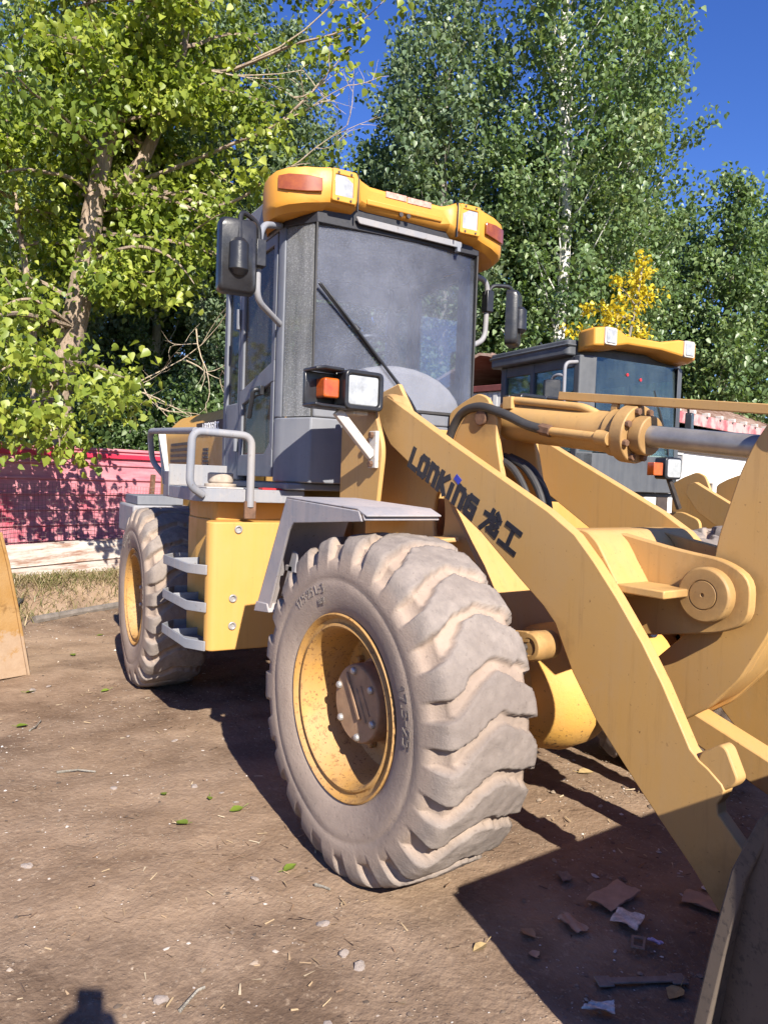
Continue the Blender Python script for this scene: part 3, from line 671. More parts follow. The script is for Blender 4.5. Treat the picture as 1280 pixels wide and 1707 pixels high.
# front axle
ax = MB().lathe([(0,-.27),(.10,-.26),(.19,-.20),(.25,-.10),(.275,0),(.25,.10),(.19,.20),(.10,.26),(0,.27)], (.02,0,.63), 'x', 40)
ax.lathe([(.16,-.70),(.16,-.45),(.125,-.30),(.14,-.18),(.14,.18),(.125,.30),(.16,.45),(.16,.70)], (0,0,.66), 'y', 32)
ax.build('front_axle', 'axle_yellow', LD)
ra = MB(MR).lathe([(.16,-.70),(.13,-.4),(.26,-.12),(.26,.12),(.13,.4),(.16,.70)], (-2.776,0,.65), 'y', 28); ra.build('rear_axle', 'axle_yellow', LD)
# lift cylinders
for s in (-1, 1):
    y = s*.31; lc = MB().tube([(-.62,y*1.0,.70),(.02,y,.815)], .062, 24); lc.tube([(-.02,y,.808),(.03,y,.817)], .075, 24)
    q = lc.build('lift_cylinder', 'yellow_paint', LD, .004); MB().tube([(.03,y,.817),(.30,y,.895)], .034, 18).build('piston_rod', 'chrome', q)
# torque tube, bell crank brackets, bell crank
ct = MB().prism(rpoly([(.30,1.335),(.44,1.338),(.49,1.30),(.60,1.14),(.55,1.10),(.34,1.14)], .02), 'y', -.33, .32)
for y0 in (-.155, .115): ct.prism(rpoly([(.33,1.33),(.40,1.335),(.70,1.285),(.86,1.27),(.955,1.22),(.955,1.08),(.87,1.03),(.54,.96),(.47,1.10)], [0,.02,.1,.10,.10,.10,.10,.02,0]), 'y', y0, y0+.04)
ct.box((.53,-.33,1.135), (.765,-.155,1.163)); ct.box((.53,.155,1.135), (.765,.32,1.163))
CT = ct.build('cross_tube', 'yellow_paint', LD, .005)
pn = MB().lathe([(.092,-.155),(.092,-.190),(.086,-.196),(.050,-.197),(.050,-.193),(.047,-.193),(.047,-.198),(.006,-.199),(.006,-.193),(0,-.193)], (.818,0,1.150), 'y', 48); pn.lathe([(.09,.155),(.09,.22),(0,.22)], (.845,0,1.158), 'y', 32)
each(pn, 'crank_pin', 'yellow_paint', CT, .004)
bc = [(1.02,1.80),(.955,1.735),(.90,1.65),(.86,1.555),(.835,1.47),(.80,1.35),(.775,1.20),(.74,1.06),(.68,.975),(.59,.885),(.50,.79),(.53,.70),(.60,.655),(.70,.68),(.80,.755),(.90,.875),(.985,1.04),(1.04,1.25),(1.09,1.5),(1.12,1.75),(1.08,1.81)]
bk = MB()
for y0 in (-.085, .055): bk.prism(rpoly(bc, .025, 3), 'y', y0, y0+.03)
web = [(.62,.685),(.72,.72),(.82,.80),(.91,.91),(.975,1.05),(1.02,1.25),(1.06,1.45)]
bk.sheet(web, .022, 'y', -.056, .056)
BK = bk.build('bell_crank', 'yellow_paint', LD, .005)
MB().lathe([(.05,-.11),(.05,.11)], (1.045,0,1.735), 'y', 24).build('rod_pin', 'bolt_steel', BK, .003)
MB().prism(rpoly([(.58,.63),(.55,.70),(.62,.735),(.70,.715),(1.30,.53),(1.33,.44),(1.25,.425),(.66,.625)], .03), 'y', -.05, .05).build('push_link', 'yellow_paint', LD, .006)
# tilt cylinder
A = Vector((-.335,0,1.785)); B = Vector((.36,0,1.705)); D = (B-A).normalized()
tc = MB().tube([A+D*.035, A+D*.05, B-D*.07, B-D*.07, B], [.070,.084,.084,.094,.094], 40)
tc.tube([A+D*.62, A+D*.625, A+D*.635], [.084,.0855,.084], 40)
tc.lathe([(.065,-.09),(.065,.09)], A, 'y', 24)
TC = tc.build('tilt_cylinder', 'yellow_paint', LD, .004)
fl = MB().tube([B-D*.015, B+D*.045], .112, 40); fl.tube([B+D*.045, B+D*.10], .076, 32)
FLG = fl.build('gland', 'yellow_paint', TC, .005); fb = MB(); ua = Vector((0,1,0)); ub = D.cross(ua)
for k in range(8):
    w = 2*math.pi*(k+.5)/8; p = B+ua*math.cos(w)*.094+ub*math.sin(w)*.094; fb.tube([p+D*.04, p+D*.062], .014, 6)
each(fb, 'gland_bolt', 'rust_steel', TC, .002)
MB().tube([B+D*.10, B+D*.72], .041, 28).build('piston_rod', 'chrome', TC)
sp = MB().tube(fillet([(-.30,-.045,1.845),(-.24,-.045,1.872),(.17,-.045,1.815),(.225,-.02,1.785)], .04), .017, 12); sp.box((-.27,-.075,1.83), (-.215,-.02,1.885))
sp.tube(fillet([(.02,-.10,1.722),(.30,-.10,1.687),(.335,-.09,1.66)], .03), .018, 12); sp.tube([(.285,-.10,1.69),(.345,-.10,1.68)], .028, 12); sp.build('supply_pipe', 'yellow_paint', TC, .002)
pbm = MB().beam((.02,-.02,1.875), (1.35,-.02,1.715), .03, .034); pbm.beam((.30,-.02,1.79), (.31,-.02,1.85), .02, .03, (1,0,0)); pbm.beam((.36,-.02,1.79), (.37,-.02,1.84), .02, .03, (1,0,0)); pbm.build('position_bar', 'yellow_paint', TC, .003)
hp = smooth([(-.56,-.14,1.63),(-.545,-.14,1.72),(-.47,-.14,1.815),(-.35,-.14,1.84),(-.20,-.13,1.80),(-.08,-.115,1.75),(.015,-.10,1.725)], 7)
HS = MB().tube(hp, .021, 12).build('hydraulic_hose', 'black_rubber', LD)
MB().tube([(-.01,-.10,1.731),(.05,-.10,1.718)], .026, 6).build('hose_fitting', 'rust_steel', HS, .002)
for k, (y, x0) in enumerate(((-.10,-.08),(-.06,-.04),(.0,-.06))):
    MB().tube(smooth([(x0-.22,y,1.62),(x0-.08,y,1.56),(x0+.02,y,1.42),(x0+.03,y,1.25)], 6), .016, 10).build('frame_hose', 'black_rubber', LD)
# fenders
def fender(M, parent, s):
    def Y(a): return sorted((s*a[0], s*a[1]))
    mb = MB(M); lo, hi = Y((.72, 1.05))
    mb.sheet([(.10,1.366),(.04,1.388),(-.47,1.408),(-.715,.925)], .008, 'y', lo, hi)
    # outer skirt that narrows to the front
    sk = [(.055,1.382),(-.465,1.404),(-.71,.925),(-.59,.94),(-.44,1.28),(-.40,1.31),(.075,1.346)]
    mb.prism(sk, 'y', *Y((1.042, 1.054)))
    mb.prism([(-.70,.955),(-.60,.96),(-.58,.925),(-.72,.91)], 'y', *Y((1.0,1.06)))
    mb.box((.05,lo,1.345), (.058,hi,1.385)) if False else mb.sheet([(.04,1.385),(.075,1.372),(.085,1.35)], .009, 'y', lo, hi)
    o = mb.build('front_fender', 'fender_grey', parent, .004)
    br = MB(M).prism([(-.59,.99),(-.50,.99),(-.46,1.18),(-.50,1.19)], 'y', *Y((.99,1.0)))
    br.box((-.56,Y((.3,1.0))[0],1.10), (-.50,Y((.3,1.0))[1],1.125)); br.build('fender_bracket', 'fender_grey', o, .003)
    return o
fender(M1, LD, -1)
# headlights
def headlight(M, parent, s, x, yc, z, bracket=True, rz=0):
    T = M @ Matrix.Translation((x, yc, z)) @ Matrix.Rotation(rz, 4, 'Z') @ Matrix.Scale(s, 4, (0, 1, 0))
    mb = MB(T)      # local: +x towards the front, +y towards the machine centre line (y scaled for the other side)
    outer = rpoly([(-.085,-.09),(.125,-.09),(.125,.09),(-.085,.09)], .03, 5); inner = rpoly([(-.066,-.07),(.104,-.07),(.104,.07),(-.066,.07)], .02, 5)
    mb.holed([(a, b) for a, b in outer], [(a, b) for a, b in inner], 'x', -.06, .03)
    mb.box((-.11,-.084,-.085), (-.06,.124,.085))
    mb.sheet([(-.01,-.086),(-.20,-.083),(-.235,-.078)], .016, 'x', -.10, .02, None); mb.sheet([(-.085,.084),(-.19,.086),(-.235,.076)], .016, 'x', -.10, .02)
    mb.box((-.10,-.235,-.075), (-.08,-.08,.075))
    o = mb.build('headlight', 'black_plastic', parent, .006)
    MB(T).prism(rpoly([(-.065,-.069),(.103,-.069),(.103,.069),(-.065,.069)], .02, 5), 'x', .004, .02).build('headlight_lens', 'lamp_glass', o, .006)
    MB(T).prism(rpoly([(-.175,-.045),(-.095,-.045),(-.095,.045),(-.175,.045)], .012), 'x', -.085, -.005).build('indicator_lens', 'amber_lens', o, .008)
    return o
HL = headlight(M1, LD, 1, -.70, -.575, 1.897); 
br = MB().beam((-.74,-.66,1.80), (-.715,-.475,1.60), .045, .03, (1,0,0)); br.box((-.745,-.475,1.545), (-.685,-.455,1.72)); br.box((-.80,-.58,1.79), (-.72,-.50,1.815)); br.build('lamp_bracket', 'pale_metal', HL, .004)
bb = MB()
for z in (1.565,1.70): bb.lathe([(.016,-.475),(.016,-.492),(0,-.492)], (-.715,0,z), 'y', 6)
each(bb, 'bracket_bolt', 'rust_steel', HL, .002)
HR = headlight(M1, LD, -1, -.70, .575, 1.897); MB().beam((-.74,.64,1.80), (-.715,.47,1.60), .045, .03, (1,0,0)).build('lamp_bracket', 'pale_metal', HR, .004)
# bucket, rolled back, just right of the camera
BP = [(1.70,1.06),(1.59,.98),(1.505,.875),(1.462,.765),(1.43,.60),(1.402,.43),(1.415,.29),(1.48,.17),(1.60,.10),(1.78,.06),(2.55,.03)]
bu = MB().sheet(BP, .03, 'y', -1.10, 1.10)
for s in (-1, 1):
    pr = [(1.70,1.06)]+BP[1:]+[(2.60,.05),(2.45,.25),(2.05,.66)]
    # side cheeks splay outwards to the front
    vs = []; n = len(pr)
    for d in (0, .025):
        for x, z in pr: vs.append((x, s*(1.10+(x-1.70)*.30*(1 if x > 1.70 else 1.0)+(z-.6)*.05+.02+d), z))
    bu.add(vs, [list(range(n)), list(range(n, 2*n))]+[(i, (i+1) % n, n+(i+1) % n, n+i) for i in range(n)])
bu.box((2.45,-1.15,.02), (2.72,1.15,.055))
for y in (-.36, .34):
    for dy in (-.07, .07): bu.prism(rpoly([(1.50,.60),(1.30,.42),(1.10,.33),(1.06,.24),(1.14,.17),(1.50,.16)], .03), 'y', y+dy-.012, y+dy+.012)
for y in (-.08, .08): bu.prism(rpoly([(1.52,.85),(1.36,.56),(1.24,.50),(1.24,.42),(1.34,.38),(1.50,.34)], .03), 'y', y-.012, y+.012)
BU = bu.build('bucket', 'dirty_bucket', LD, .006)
for k in range(9):
    y = -1.0+k*.25; MB().prism([(2.55,.02),(2.90,.035),(2.90,.05),(2.70,.095),(2.55,.095)], 'y', y-.04, y+.04).build('bucket_tooth', 'dark_steel', BU, .004)
for y in (-.355,.345): MB().lathe([(.045,-.10),(.045,.10)], (1.135, y, .26), 'y', 20).build('bucket_pin', 'rust_steel', BU, .003)

# ------------------------------------------------------------------ rear half of the big loader (cab, platform, tank, hood)
def cab(M, parent, style=0):
    """operator's cab; returns the cab object. Local frame: +x forward, y across"""
    rx = -2.27; zb = 1.462; zt = 2.84; Y = lambda s, a, b: sorted((s*a, s*b))
    mb = MB(M)
    for s in (-1, 1):
        mb.prism([(-1.262,s*.600),(-1.290,s*.612),(-1.335,s*.612),(-1.335,s*.565),(-1.290,s*.565)], 'z', 1.80, zt)
        mb.box((rx, Y(s,.55,.612)[0], zb), (rx+.06, Y(s,.55,.612)[1], zt))
        mb.box((-1.985, Y(s,.565,.611)[0], zb), (-1.945, Y(s,.565,.611)[1], zt))
        mb.box((rx+.06, Y(s,.567,.610)[0], zb), (-1.985, Y(s,.567,.610)[1], 1.93)); mb.box((rx+.06, Y(s,.567,.607)[0], 2.68), (-1.985, Y(s,.567,.607)[1], zt))
        mb.box((-1.945, Y(s,.555,.607)[0], 2.79), (-1.335, Y(s,.555,.607)[1], zt))
    mb.prism([(-1.335,-.612),(-1.285,-.612),(-1.255,-.597),(-1.085,-.505),(-1.075,.0),(-1.085,.505),(-1.255,.597),(-1.285,.612),(-1.335,.612),(-1.335,.56),(-1.28,.55),(-1.13,.47),(-1.13,-.47),(-1.28,-.55),(-1.335,-.56)], 'z', zb, 1.80)
    mb.prism([(-1.125,-.50),(-1.085,-.49),(-1.075,.0),(-1.085,.49),(-1.125,.50)], 'z', 1.802, 1.868)
    mb.box((rx,-.60,zb-.04), (-1.15,.60,zb-.003)); mb.box((rx+.002,-.55,zb), (rx+.05,.55,1.80)); mb.box((rx+.002,-.55,2.70), (rx+.05,.55,zt-.002))
    mb.prism(rpoly([(rx-.05,-.66),(-1.365,-.66),(-1.365,.66),(rx-.05,.66)], .06), 'z', zt+.003, zt+.12)
    c = mb.build('cab', 'grey_paint', parent, .008)
    hb = MB(M).prism([(-1.36,-.60),(-1.30,-.622),(-1.25,-.605),(-1.09,-.50),(-1.082,.0),(-1.09,.50),(-1.25,.605),(-1.30,.622),(-1.36,.60)], 'z', 2.785, zt+.062); hb.build('cab_header', 'decal_black', c, .004)  # black header trim; at the corners the black paints in the visor's shade
    return c
MC = MR @ Matrix.Translation((0, -.022, 0)); MV = MR @ Matrix.Translation((0, -.03, .045))
CAB = cab(MC, LD)
def pane(M, name, m, pts, parent, th=.005):
    """thin glass slab through 3-D corner points"""
    P = [Vector(p) for p in pts]; n = (P[1]-P[0]).cross(P[2]-P[0]).normalized()*th; k = len(P)
    return MB(M).add([p for p in P]+[p+n for p in P], [list(range(k))[::-1], list(range(k, 2*k))]+[(i, (i+1) % k, k+(i+1) % k, k+i) for i in range(k)]).build(name, m, parent)
def windshield(M, parent, m):
    mb = MB(M); k = 12; z0, z1 = 1.872, 2.805
    for d in (0, -.005):
        pass
    vs = []; fs = []
    for i in range(k+1):
        y = -.49+.98*i/k; bow = .028*(1-(y/.49)**2)
        for z, dx in ((z0, 0.0), (z1, -.02)):
            vs += [(-1.098+bow+dx, y, z), (-1.104+bow+dx, y, z)]
    for i in range(k):
        a = 4*i; b = a+4
        fs += [(a, b, b+2, a+2), (a+1, a+3, b+3, b+1), (a, a+1, b+1, b), (a+2, b+2, b+3, a+3)]
    fs += [(0, 2, 3, 1), (4*k, 4*k+1, 4*k+3, 4*k+2)]
    return mb.add(vs, fs).build('windshield', m, parent)
windshield(MC, CAB, 'dusty_glass')
for s in (-1, 1):
    pane(MC, 'corner_window', 'corner_glass', [(-1.258,s*.588,1.805),(-1.098,s*.502,1.805),(-1.116,s*.502,2.79),(-1.266,s*.588,2.79)], CAB)
    pane(MC, 'quarter_window', 'side_glass', [(-2.205,s*.59,1.935),(-1.99,s*.59,1.935),(-1.99,s*.59,2.675),(-2.205,s*.59,2.675)], CAB)
pane(MC, 'rear_window', 'clear_glass', [(-2.245,-.545,1.805),(-2.245,.545,1.805),(-2.245,.545,2.695),(-2.245,-.545,2.695)], CAB)
gk = MB(MC)
gk.sheet([(-.497,1.80),(-.497,2.80)], .010, 'x', -1.122, -1.092); gk.sheet([(.497,1.80),(.497,2.80)], .010, 'x', -1.122, -1.092)
gk.box((-1.10,-.49,1.866), (-1.072,.49,1.882)); gk.build('window_seal', 'black_rubber', CAB, .002)
# door on the near side and a plain twin on the far side
def door(s):
    MD = MC @ Matrix.Translation((-.182, 0, .012))
    Y = lambda a, b: sorted((s*a, s*b))
    mb = MB(MD); lo, hi = Y(.572, .615)
    o1 = [(-1.75,1.475),(-1.165,1.475),(-1.165,2.765),(-1.75,2.765)]
    # stiles and rails
    mb.prism([(-1.75,1.475),(-1.165,1.475),(-1.165,1.62),(-1.21,1.66),(-1.29,1.60),(-1.70,1.60),(-1.70,1.90),(-1.20,1.985),(-1.165,1.985),(-1.165,2.10),(-1.70,1.985),(-1.75,1.985)], 'y', lo, hi)
    mb.prism([(-1.75,1.984),(-1.70,1.984),(-1.70,2.715),(-1.215,2.715),(-1.215,2.086),(-1.165,2.098),(-1.165,2.765),(-1.75,2.765)], 'y', lo+.001, hi-.001)
    mb.prism([(-1.165,1.62),(-1.165,1.986),(-1.21,1.98),(-1.21,1.66)], 'y', lo+.0005, hi-.0005)
    o = mb.build('door', 'grey_paint', LD, .004)
    y = s*.595
    gl_ = 'door_glass' if s < 0 else 'clear_glass'
    pane(MD, 'door_window', gl_, [(-1.70,y,1.99),(-1.215,y,2.09),(-1.215,y,2.715),(-1.70,y,2.715)], o)
    pane(MD, 'lower_door_window', gl_, [(-1.70,y,1.60),(-1.29,y,1.60),(-1.21,y,1.66),(-1.21,y,1.98),(-1.70,y,1.90)], o)
    hd = MB(MD).tube(fillet([(-1.36,s*.615,1.955),(-1.36,s*.66,1.955),(-1.42,s*.66,1.80)], .02), .014, 8); hd.box((-1.40,min(s*.615,s*.637),1.925), (-1.31,max(s*.615,s*.637),1.975)); hd.build('door_handle', 'black_plastic', o, .002)
    hg = MB(MD)
    for z in (1.62, 2.35): hg.tube([(-1.765,s*.625,z),(-1.765,s*.625,z+.12)], .014, 8)
    each(hg, 'door_hinge', 'grey_paint', o, .002)
door(-1); door(1)
# interior
st = MB(MC); st.box((-1.95,-.24,1.75), (-1.50,.24,1.88)); st.prism(rpoly([(-2.02,1.85),(-1.90,1.83),(-1.97,2.42),(-2.05,2.42)], .03), 'y', -.23, .23); st.box((-1.85,-.18,1.46), (-1.6,.18,1.75)); st.prism(rpoly([(-2.05,2.42),(-1.99,2.42),(-2.01,2.62),(-2.05,2.62)], .02), 'y', -.13, .13)
st.build('seat', 'seat_fabric', CAB, .03, 3)
da = MB(MC); dp = []
for i in range(15):
    w = math.pi*i/14; dp.append((.06-.44*math.cos(w)*1.0, 1.80+.33*math.sin(w)**.8))
da.prism([(-.42,1.47)]+dp+[(.54,1.47)], 'x', -1.36, -1.17); da.build('dashboard', 'dash_beige', CAB, .04, 4)
sw = MB(MC); cc = Vector((-1.40,-.06,2.19)); ax_ = Vector((-.5,0,.86)).normalized(); e1 = Vector((0,1,0)); e2 = ax_.cross(e1)
sw.tube([cc+e1*math.cos(2*math.pi*i/32)*.19+e2*math.sin(2*math.pi*i/32)*.19 for i in range(33)], .015, 8, False)
for w in (R_(90), R_(210), R_(330)): sw.tube([cc, cc+e1*math.cos(w)*.19+e2*math.sin(w)*.19], .011, 6)
sw.tube([cc, cc-ax_*.4], .03, 10); sw.build('steering_wheel', 'black_plastic', CAB)
# roof visor
def visor(M, parent):
    # plan half outline, outer face (y >= 0): (x, y, z bottom, z top)
    half = [(-1.050,.0,2.838,2.968),(-1.050,.22,2.838,2.970),(-1.040,.275,2.825,2.985),(-1.022,.305,2.80,2.998),(-1.015,.31,2.80,3.0),(-1.02,.46,2.79,3.0),(-1.035,.50,2.785,2.995),(-1.05,.58,2.77,2.985),(-1.085,.655,2.755,2.975),(-1.14,.70,2.745,2.965),(-1.20,.715,2.74,2.955),(-1.27,.715,2.74,2.945),(-1.33,.70,2.74,2.93),(-1.36,.67,2.75,2.92)]
    ring = [(x, -y, b, t) for x, y, b, t in half[::-1]] + half[1:]
    mb = MB(M); vs = []; n = len(ring)
    for x, y, b, t in ring:
        b += -.02*y+(.028 if abs(y) > .25 else .006); t += -.02*y-.006
        ix = x-.10 if abs(y) < .6 else min(x-.10, -1.20); iy = y*.86
        h = t-b; ox = .012; 
        sx, sy = (1, 0) if abs(y) < .5 else (.6, math.copysign(.6, y)) if abs(y) < .72 else (0, math.copysign(1, y))
        vs += [(x-.075*sx, y-.05*sy, b-.025), (x-.016*sx, y-.012*sy, b), (x-.002*sx, y-.002*sy, b+h*.14), (x+.004*sx, y+.004*sy, t-.032), (x-.008*sx, y-.006*sy, t-.008), (x-.05*sx, y-.04*sy, t), (ix-.12, iy, t), (ix-.10, iy, b-.025)]
    fs = []
    for i in range(n-1):
        for k in range(8): fs.append((8*i+k, 8*i+(k+1) % 8, 8*(i+1)+(k+1) % 8, 8*(i+1)+k))
    fs += [tuple(range(8)), tuple(8*(n-1)+k for k in range(8))]
    mb.add(vs, fs)
    return mb.build('roof_visor', 'visor_yellow', parent, .004, angle=30)
VS = visor(MV, LD)
se = MB(MV)
for y in (-.305, .305): se.box((-1.03, y-.003, 2.80-.02*y), (-1.0145, y+.003, 2.985-.02*y))
each(se, 'module_seam', 'decal_black', VS)
rec = MB(MV).prism([(-1.05,2.862),(-1.05,2.892),(-1.036,2.890),(-1.040,2.864)], 'y', -.24, .22); rec.build('visor_rib', 'visor_yellow', VS, .006)
MB(MV).box((-1.0465,-.13,2.925), (-1.0425,-.005,2.955)).build('faded_sticker', 'reflect_band', VS)
MB(MV).box((-1.0465,-.0,2.925), (-1.0425,.14,2.955)).build('reflective_sticker', 'orange_lens', VS) if False else MB(MV).box((-1.0465,.002,2.922), (-1.0425,.15,2.952)).build('reflective_sticker', 'reflect_band', VS)
for s in (-1, 1):
    zo = -.02*.385*s
    wl = MB(MV).holed(rpoly([(s*.385-.068,2.825+zo),(s*.385+.068,2.825+zo),(s*.385+.068,2.985+zo),(s*.385-.068,2.985+zo)], .012, 3), rpoly([(s*.385-.05,2.855+zo),(s*.385+.05,2.855+zo),(s*.385+.05,2.958+zo),(s*.385-.05,2.958+zo)], .006, 3), 'x', -1.03, -1.008)
    w_ = wl.build('work_lamp', 'visor_yellow', VS, .004)
    MB(MV).box((-1.030,s*.385-.051,2.854+zo), (-1.0135,s*.385+.051,2.959+zo)).build('work_lamp_lens', 'lamp_glass', w_, .003)
    mk = MB(MV)
    pth = [(-1.024,.50),(-1.040,.575),(-1.078,.655),(-1.125,.692)]
    vs = []
    for i, (x, y) in enumerate(pth):
        o2 = (1, .25) if i < 2 else (.6, .8); zz = -.02*s*y; e = .012 if i in (0, 3) else 0
        for d in (-.004, .0075):
            vs += [(x+d*o2[0], s*(y+d*o2[1]), 2.845+e+zz), (x+d*o2[0], s*(y+d*o2[1]), 2.925-e*.3+zz)]
    fs = []
    for i in range(3):
        a = 4*i; b = a+4; fs += [(a+2, b+2, b+3, a+3), (a, a+1, b+1, b), (a, b, b+2, a+2), (a+1, a+3, b+3, b+1)]
    fs += [(0, 2, 3, 1), (12, 13, 15, 14)]
    mk.add(vs, fs).build('marker_lamp', 'orange_lens', VS, .003)
vb = MB(MV)
for y in (-.42,-.35): vb.lathe([(.006,-1.012),(.006,-1.004),(0,-1.004)], (0,y,2.975), 'x', 8); vb.lathe([(.006,-1.012),(.006,-1.004),(0,-1.004)], (0,y,2.845), 'x', 8); vb.lathe([(.006,-1.012),(.006,-1.004),(0,-1.004)], (0,-y,2.965), 'x', 8); vb.lathe([(.006,-1.012),(.006,-1.004),(0,-1.004)], (0,-y,2.83), 'x', 8)
for y in (-.035,.01): vb.lathe([(.012,-1.048),(.012,-1.04),(0,-1.04)], (0,y,2.853), 'x', 10)
each(vb, 'visor_screw', 'dark_steel', VS)
sv = MB(MC).prism(rpoly([(-.30,2.845),(.36,2.832),(.36,2.797),(-.28,2.81)], .012), 'x', -1.070, -1.058); sv.box((-1.085,.33,2.775), (-1.055,.352,2.82)); sv.build('sun_shade', 'step_grey', CAB, .003)
wp = MB(MC).tube([(-1.068,-.475,2.475),(-1.058,-.25,2.245),(-1.052,.0,1.99),(-1.05,.06,1.92),(-1.052,.11,1.845)], [.005,.007,.010,.010,.012], 8)
wp.tube([(-1.078,-.485,2.48),(-1.074,-.30,2.29),(-1.070,-.12,2.105)], .009, 6); wp.box((-1.075,.09,1.80), (-1.045,.13,1.86)); wp.tube([(-1.07,-.29,2.29),(-1.06,-.26,2.265)], .014, 6)
wp.build('wiper', 'black_plastic', LD, .002)
# grab handles with mirrors
def mirror(s, pts, mpts, c, rz, size):
    tb = MB(MC).tube(fillet(pts, .06), .0165, 12); o = tb.build('grab_handle', 'step_grey', LD)
    cl = MB(MC); p = Vector(mpts[0]); cl.box(p-Vector((.03,.025,.075)), p+Vector((.03,.025,.055))); cl.build('mirror_clamp', 'black_plastic', o, .004)
    T = MC @ Matrix.Translation(c) @ Matrix.Rotation(rz, 4, 'Z'); w, h = size
    mm = MB(T); k = 6                          # housing: front (+x) is the back of the mirror
    sec = [(-.035,1.0,1.0),(.0,1.0,1.0),(.022,.97,.98),(.036,.86,.92)]
    rings = []
    for x, a, b in sec:
        rings.append([(x, y, z) for y, z in rpoly([(-w*a,-h*b),(w*a,-h*b),(w*a,h*b),(-w*a,h*b)], .035, 5)])
    n = len(rings[0]); vs = [p for r in rings for p in r]
    fs = [[i for i in range(n)][::-1], [n*(len(sec)-1)+i for i in range(n)]]
    for r in range(len(sec)-1): fs += [(r*n+i, r*n+(i+1) % n, (r+1)*n+(i+1) % n, (r+1)*n+i) for i in range(n)]
    mm.add(vs, fs)
    ho = mm.build('mirror', 'black_plastic', LD, 0, angle=50)
    sk = MB(T).tube([(.03,0,-h*.42),(.034,0,-h*.40),(.034,0,h*.30),(.032,0,h*.42)], [w*.40,w*.52,w*.50,w*.30], 20); sk.build('mirror_socket', 'black_plastic', ho, .004)
    MB(T).prism(rpoly([(-w*.9,-h*.93),(w*.9,-h*.93),(w*.9,h*.93),(-w*.9,h*.93)], .02), 'x', -.038, -.034).build('mirror_glass', 'chrome', ho)
    MB(MC).tube(fillet(mpts, .045), .0125, 10).build('mirror_arm', 'black_plastic', ho)
    return o
mirror(-1, [(-1.30,-.61,2.80),(-1.16,-.765,2.74),(-1.14,-.79,2.62),(-1.14,-.79,2.36),(-1.29,-.61,2.29)], [(-1.12,-.79,2.59),(-1.11,-.80,2.72),(-1.09,-.90,2.765),(-1.075,-.905,2.60)], (-1.11,-.905,2.545), R_(-6), (.094,.178))
mirror(1, [(-1.30,.60,2.75),(-1.32,.735,2.73),(-1.33,.745,2.60),(-1.34,.745,2.38),(-1.30,.60,2.31)], [(-1.33,.75,2.62),(-1.32,.76,2.71),(-1.30,.91,2.72),(-1.29,.915,2.62)], (-1.29,.925,2.52), R_(42), (.092,.168))
# platform, handrail, tank, steps
pf = MB(MR)
pf.prism(rpoly([(-2.28,-.98),(-2.05,-1.05),(-1.30,-1.06),(-1.24,-1.03),(-1.20,-.62),(-1.20,-.50),(-1.75,-.45),(-2.28,-.45)], [.02,.05,.05,.05,.05,.0,0,0], 3), 'z', 1.352, 1.418)
pf.prism([(-2.30,-.975),(-2.16,-.99),(-2.16,-.45),(-2.30,-.45)], 'z', 1.40, 1.545)
pf.sheet([(-2.30,-.978),(-2.03,-1.045),(-1.88,-1.052)], .006, 'z', 1.36, 1.50)
PF = pf.build('platform', 'step_grey', LD, .012)
MB(MR).box((-1.60,-1.00,1.4195), (-1.28,-.80,1.424)).build('platform_decal', 'pale_metal', PF); MB(MR).box((-1.30,-.72,1.4195), (-1.235,-.58,1.428)).build('red_sticker', 'decal_red', PF)
MB(MR).lathe([(.075,1.41),(.085,1.425),(.085,1.44),(.060,1.442),(.068,1.45),(.068,1.495),(.060,1.50),(0,1.50)], (-1.52,-.86,0), 'z', 28).build('filler_cap', 'cap_tan', PF, .003)
hr = MB(MR)
hr.tube(fillet([(-1.195,-.80,1.33),(-1.195,-.80,1.69),(-1.20,-1.10,1.70),(-1.21,-1.105,1.43),(-1.24,-1.03,1.385)], .055), .020, 12)
HRL = hr.build('handrail', 'step_grey', LD)
h2 = MB(MR).tube(fillet([(-1.21,-1.08,1.70),(-2.35,-1.07,1.745),(-2.42,-1.04,1.56),(-2.28,-.985,1.46)], .06), .018, 12); h2.build('side_rail', 'step_grey', HRL)
h3 = MB(MR).beam((-2.18,-1.0,1.42), (-2.20,-1.03,1.73), .045, .012, (1,0,0)); h3.build('rail_post', 'pale_metal', HRL, .002)
h4 = MB(MR).box((-1.205,-.83,1.27), (-1.185,-.77,1.36)); h4.build('rail_foot', 'rust_steel', HRL, .003)
tk = MB(MR).prism(rpoly([(-1.98,-.90),(-1.80,-.955),(-1.62,-.958),(-1.50,-.935),(-1.40,-.94),(-1.31,-.99),(-1.24,-1.01),(-1.20,-.985),(-1.20,-.30),(-1.98,-.30)], [.02,.02,.01,.01,.02,.02,.03,.025,0,0], 3), 'z', .60, 1.252)
tk.prism(rpoly([(-1.975,-.895),(-1.80,-.95),(-1.62,-.953),(-1.50,-.93),(-1.40,-.935),(-1.36,-.92),(-1.36,-.30),(-1.975,-.30)], .008, 2), 'z', 1.25, 1.352)
TK = tk.build('fuel_tank', 'tank_yellow', LD, .012)
for y, z in ((-.855,1.215),(-.875,.865),(-.875,.725)):
    MB(MR).lathe([(.021,-1.20),(.021,-1.194),(.017,-1.191),(.013,-1.191),(.012,-1.198),(0,-1.198)], (0,y,z), 'x', 24).build('tank_bolt', 'bolt_steel', TK, .001)
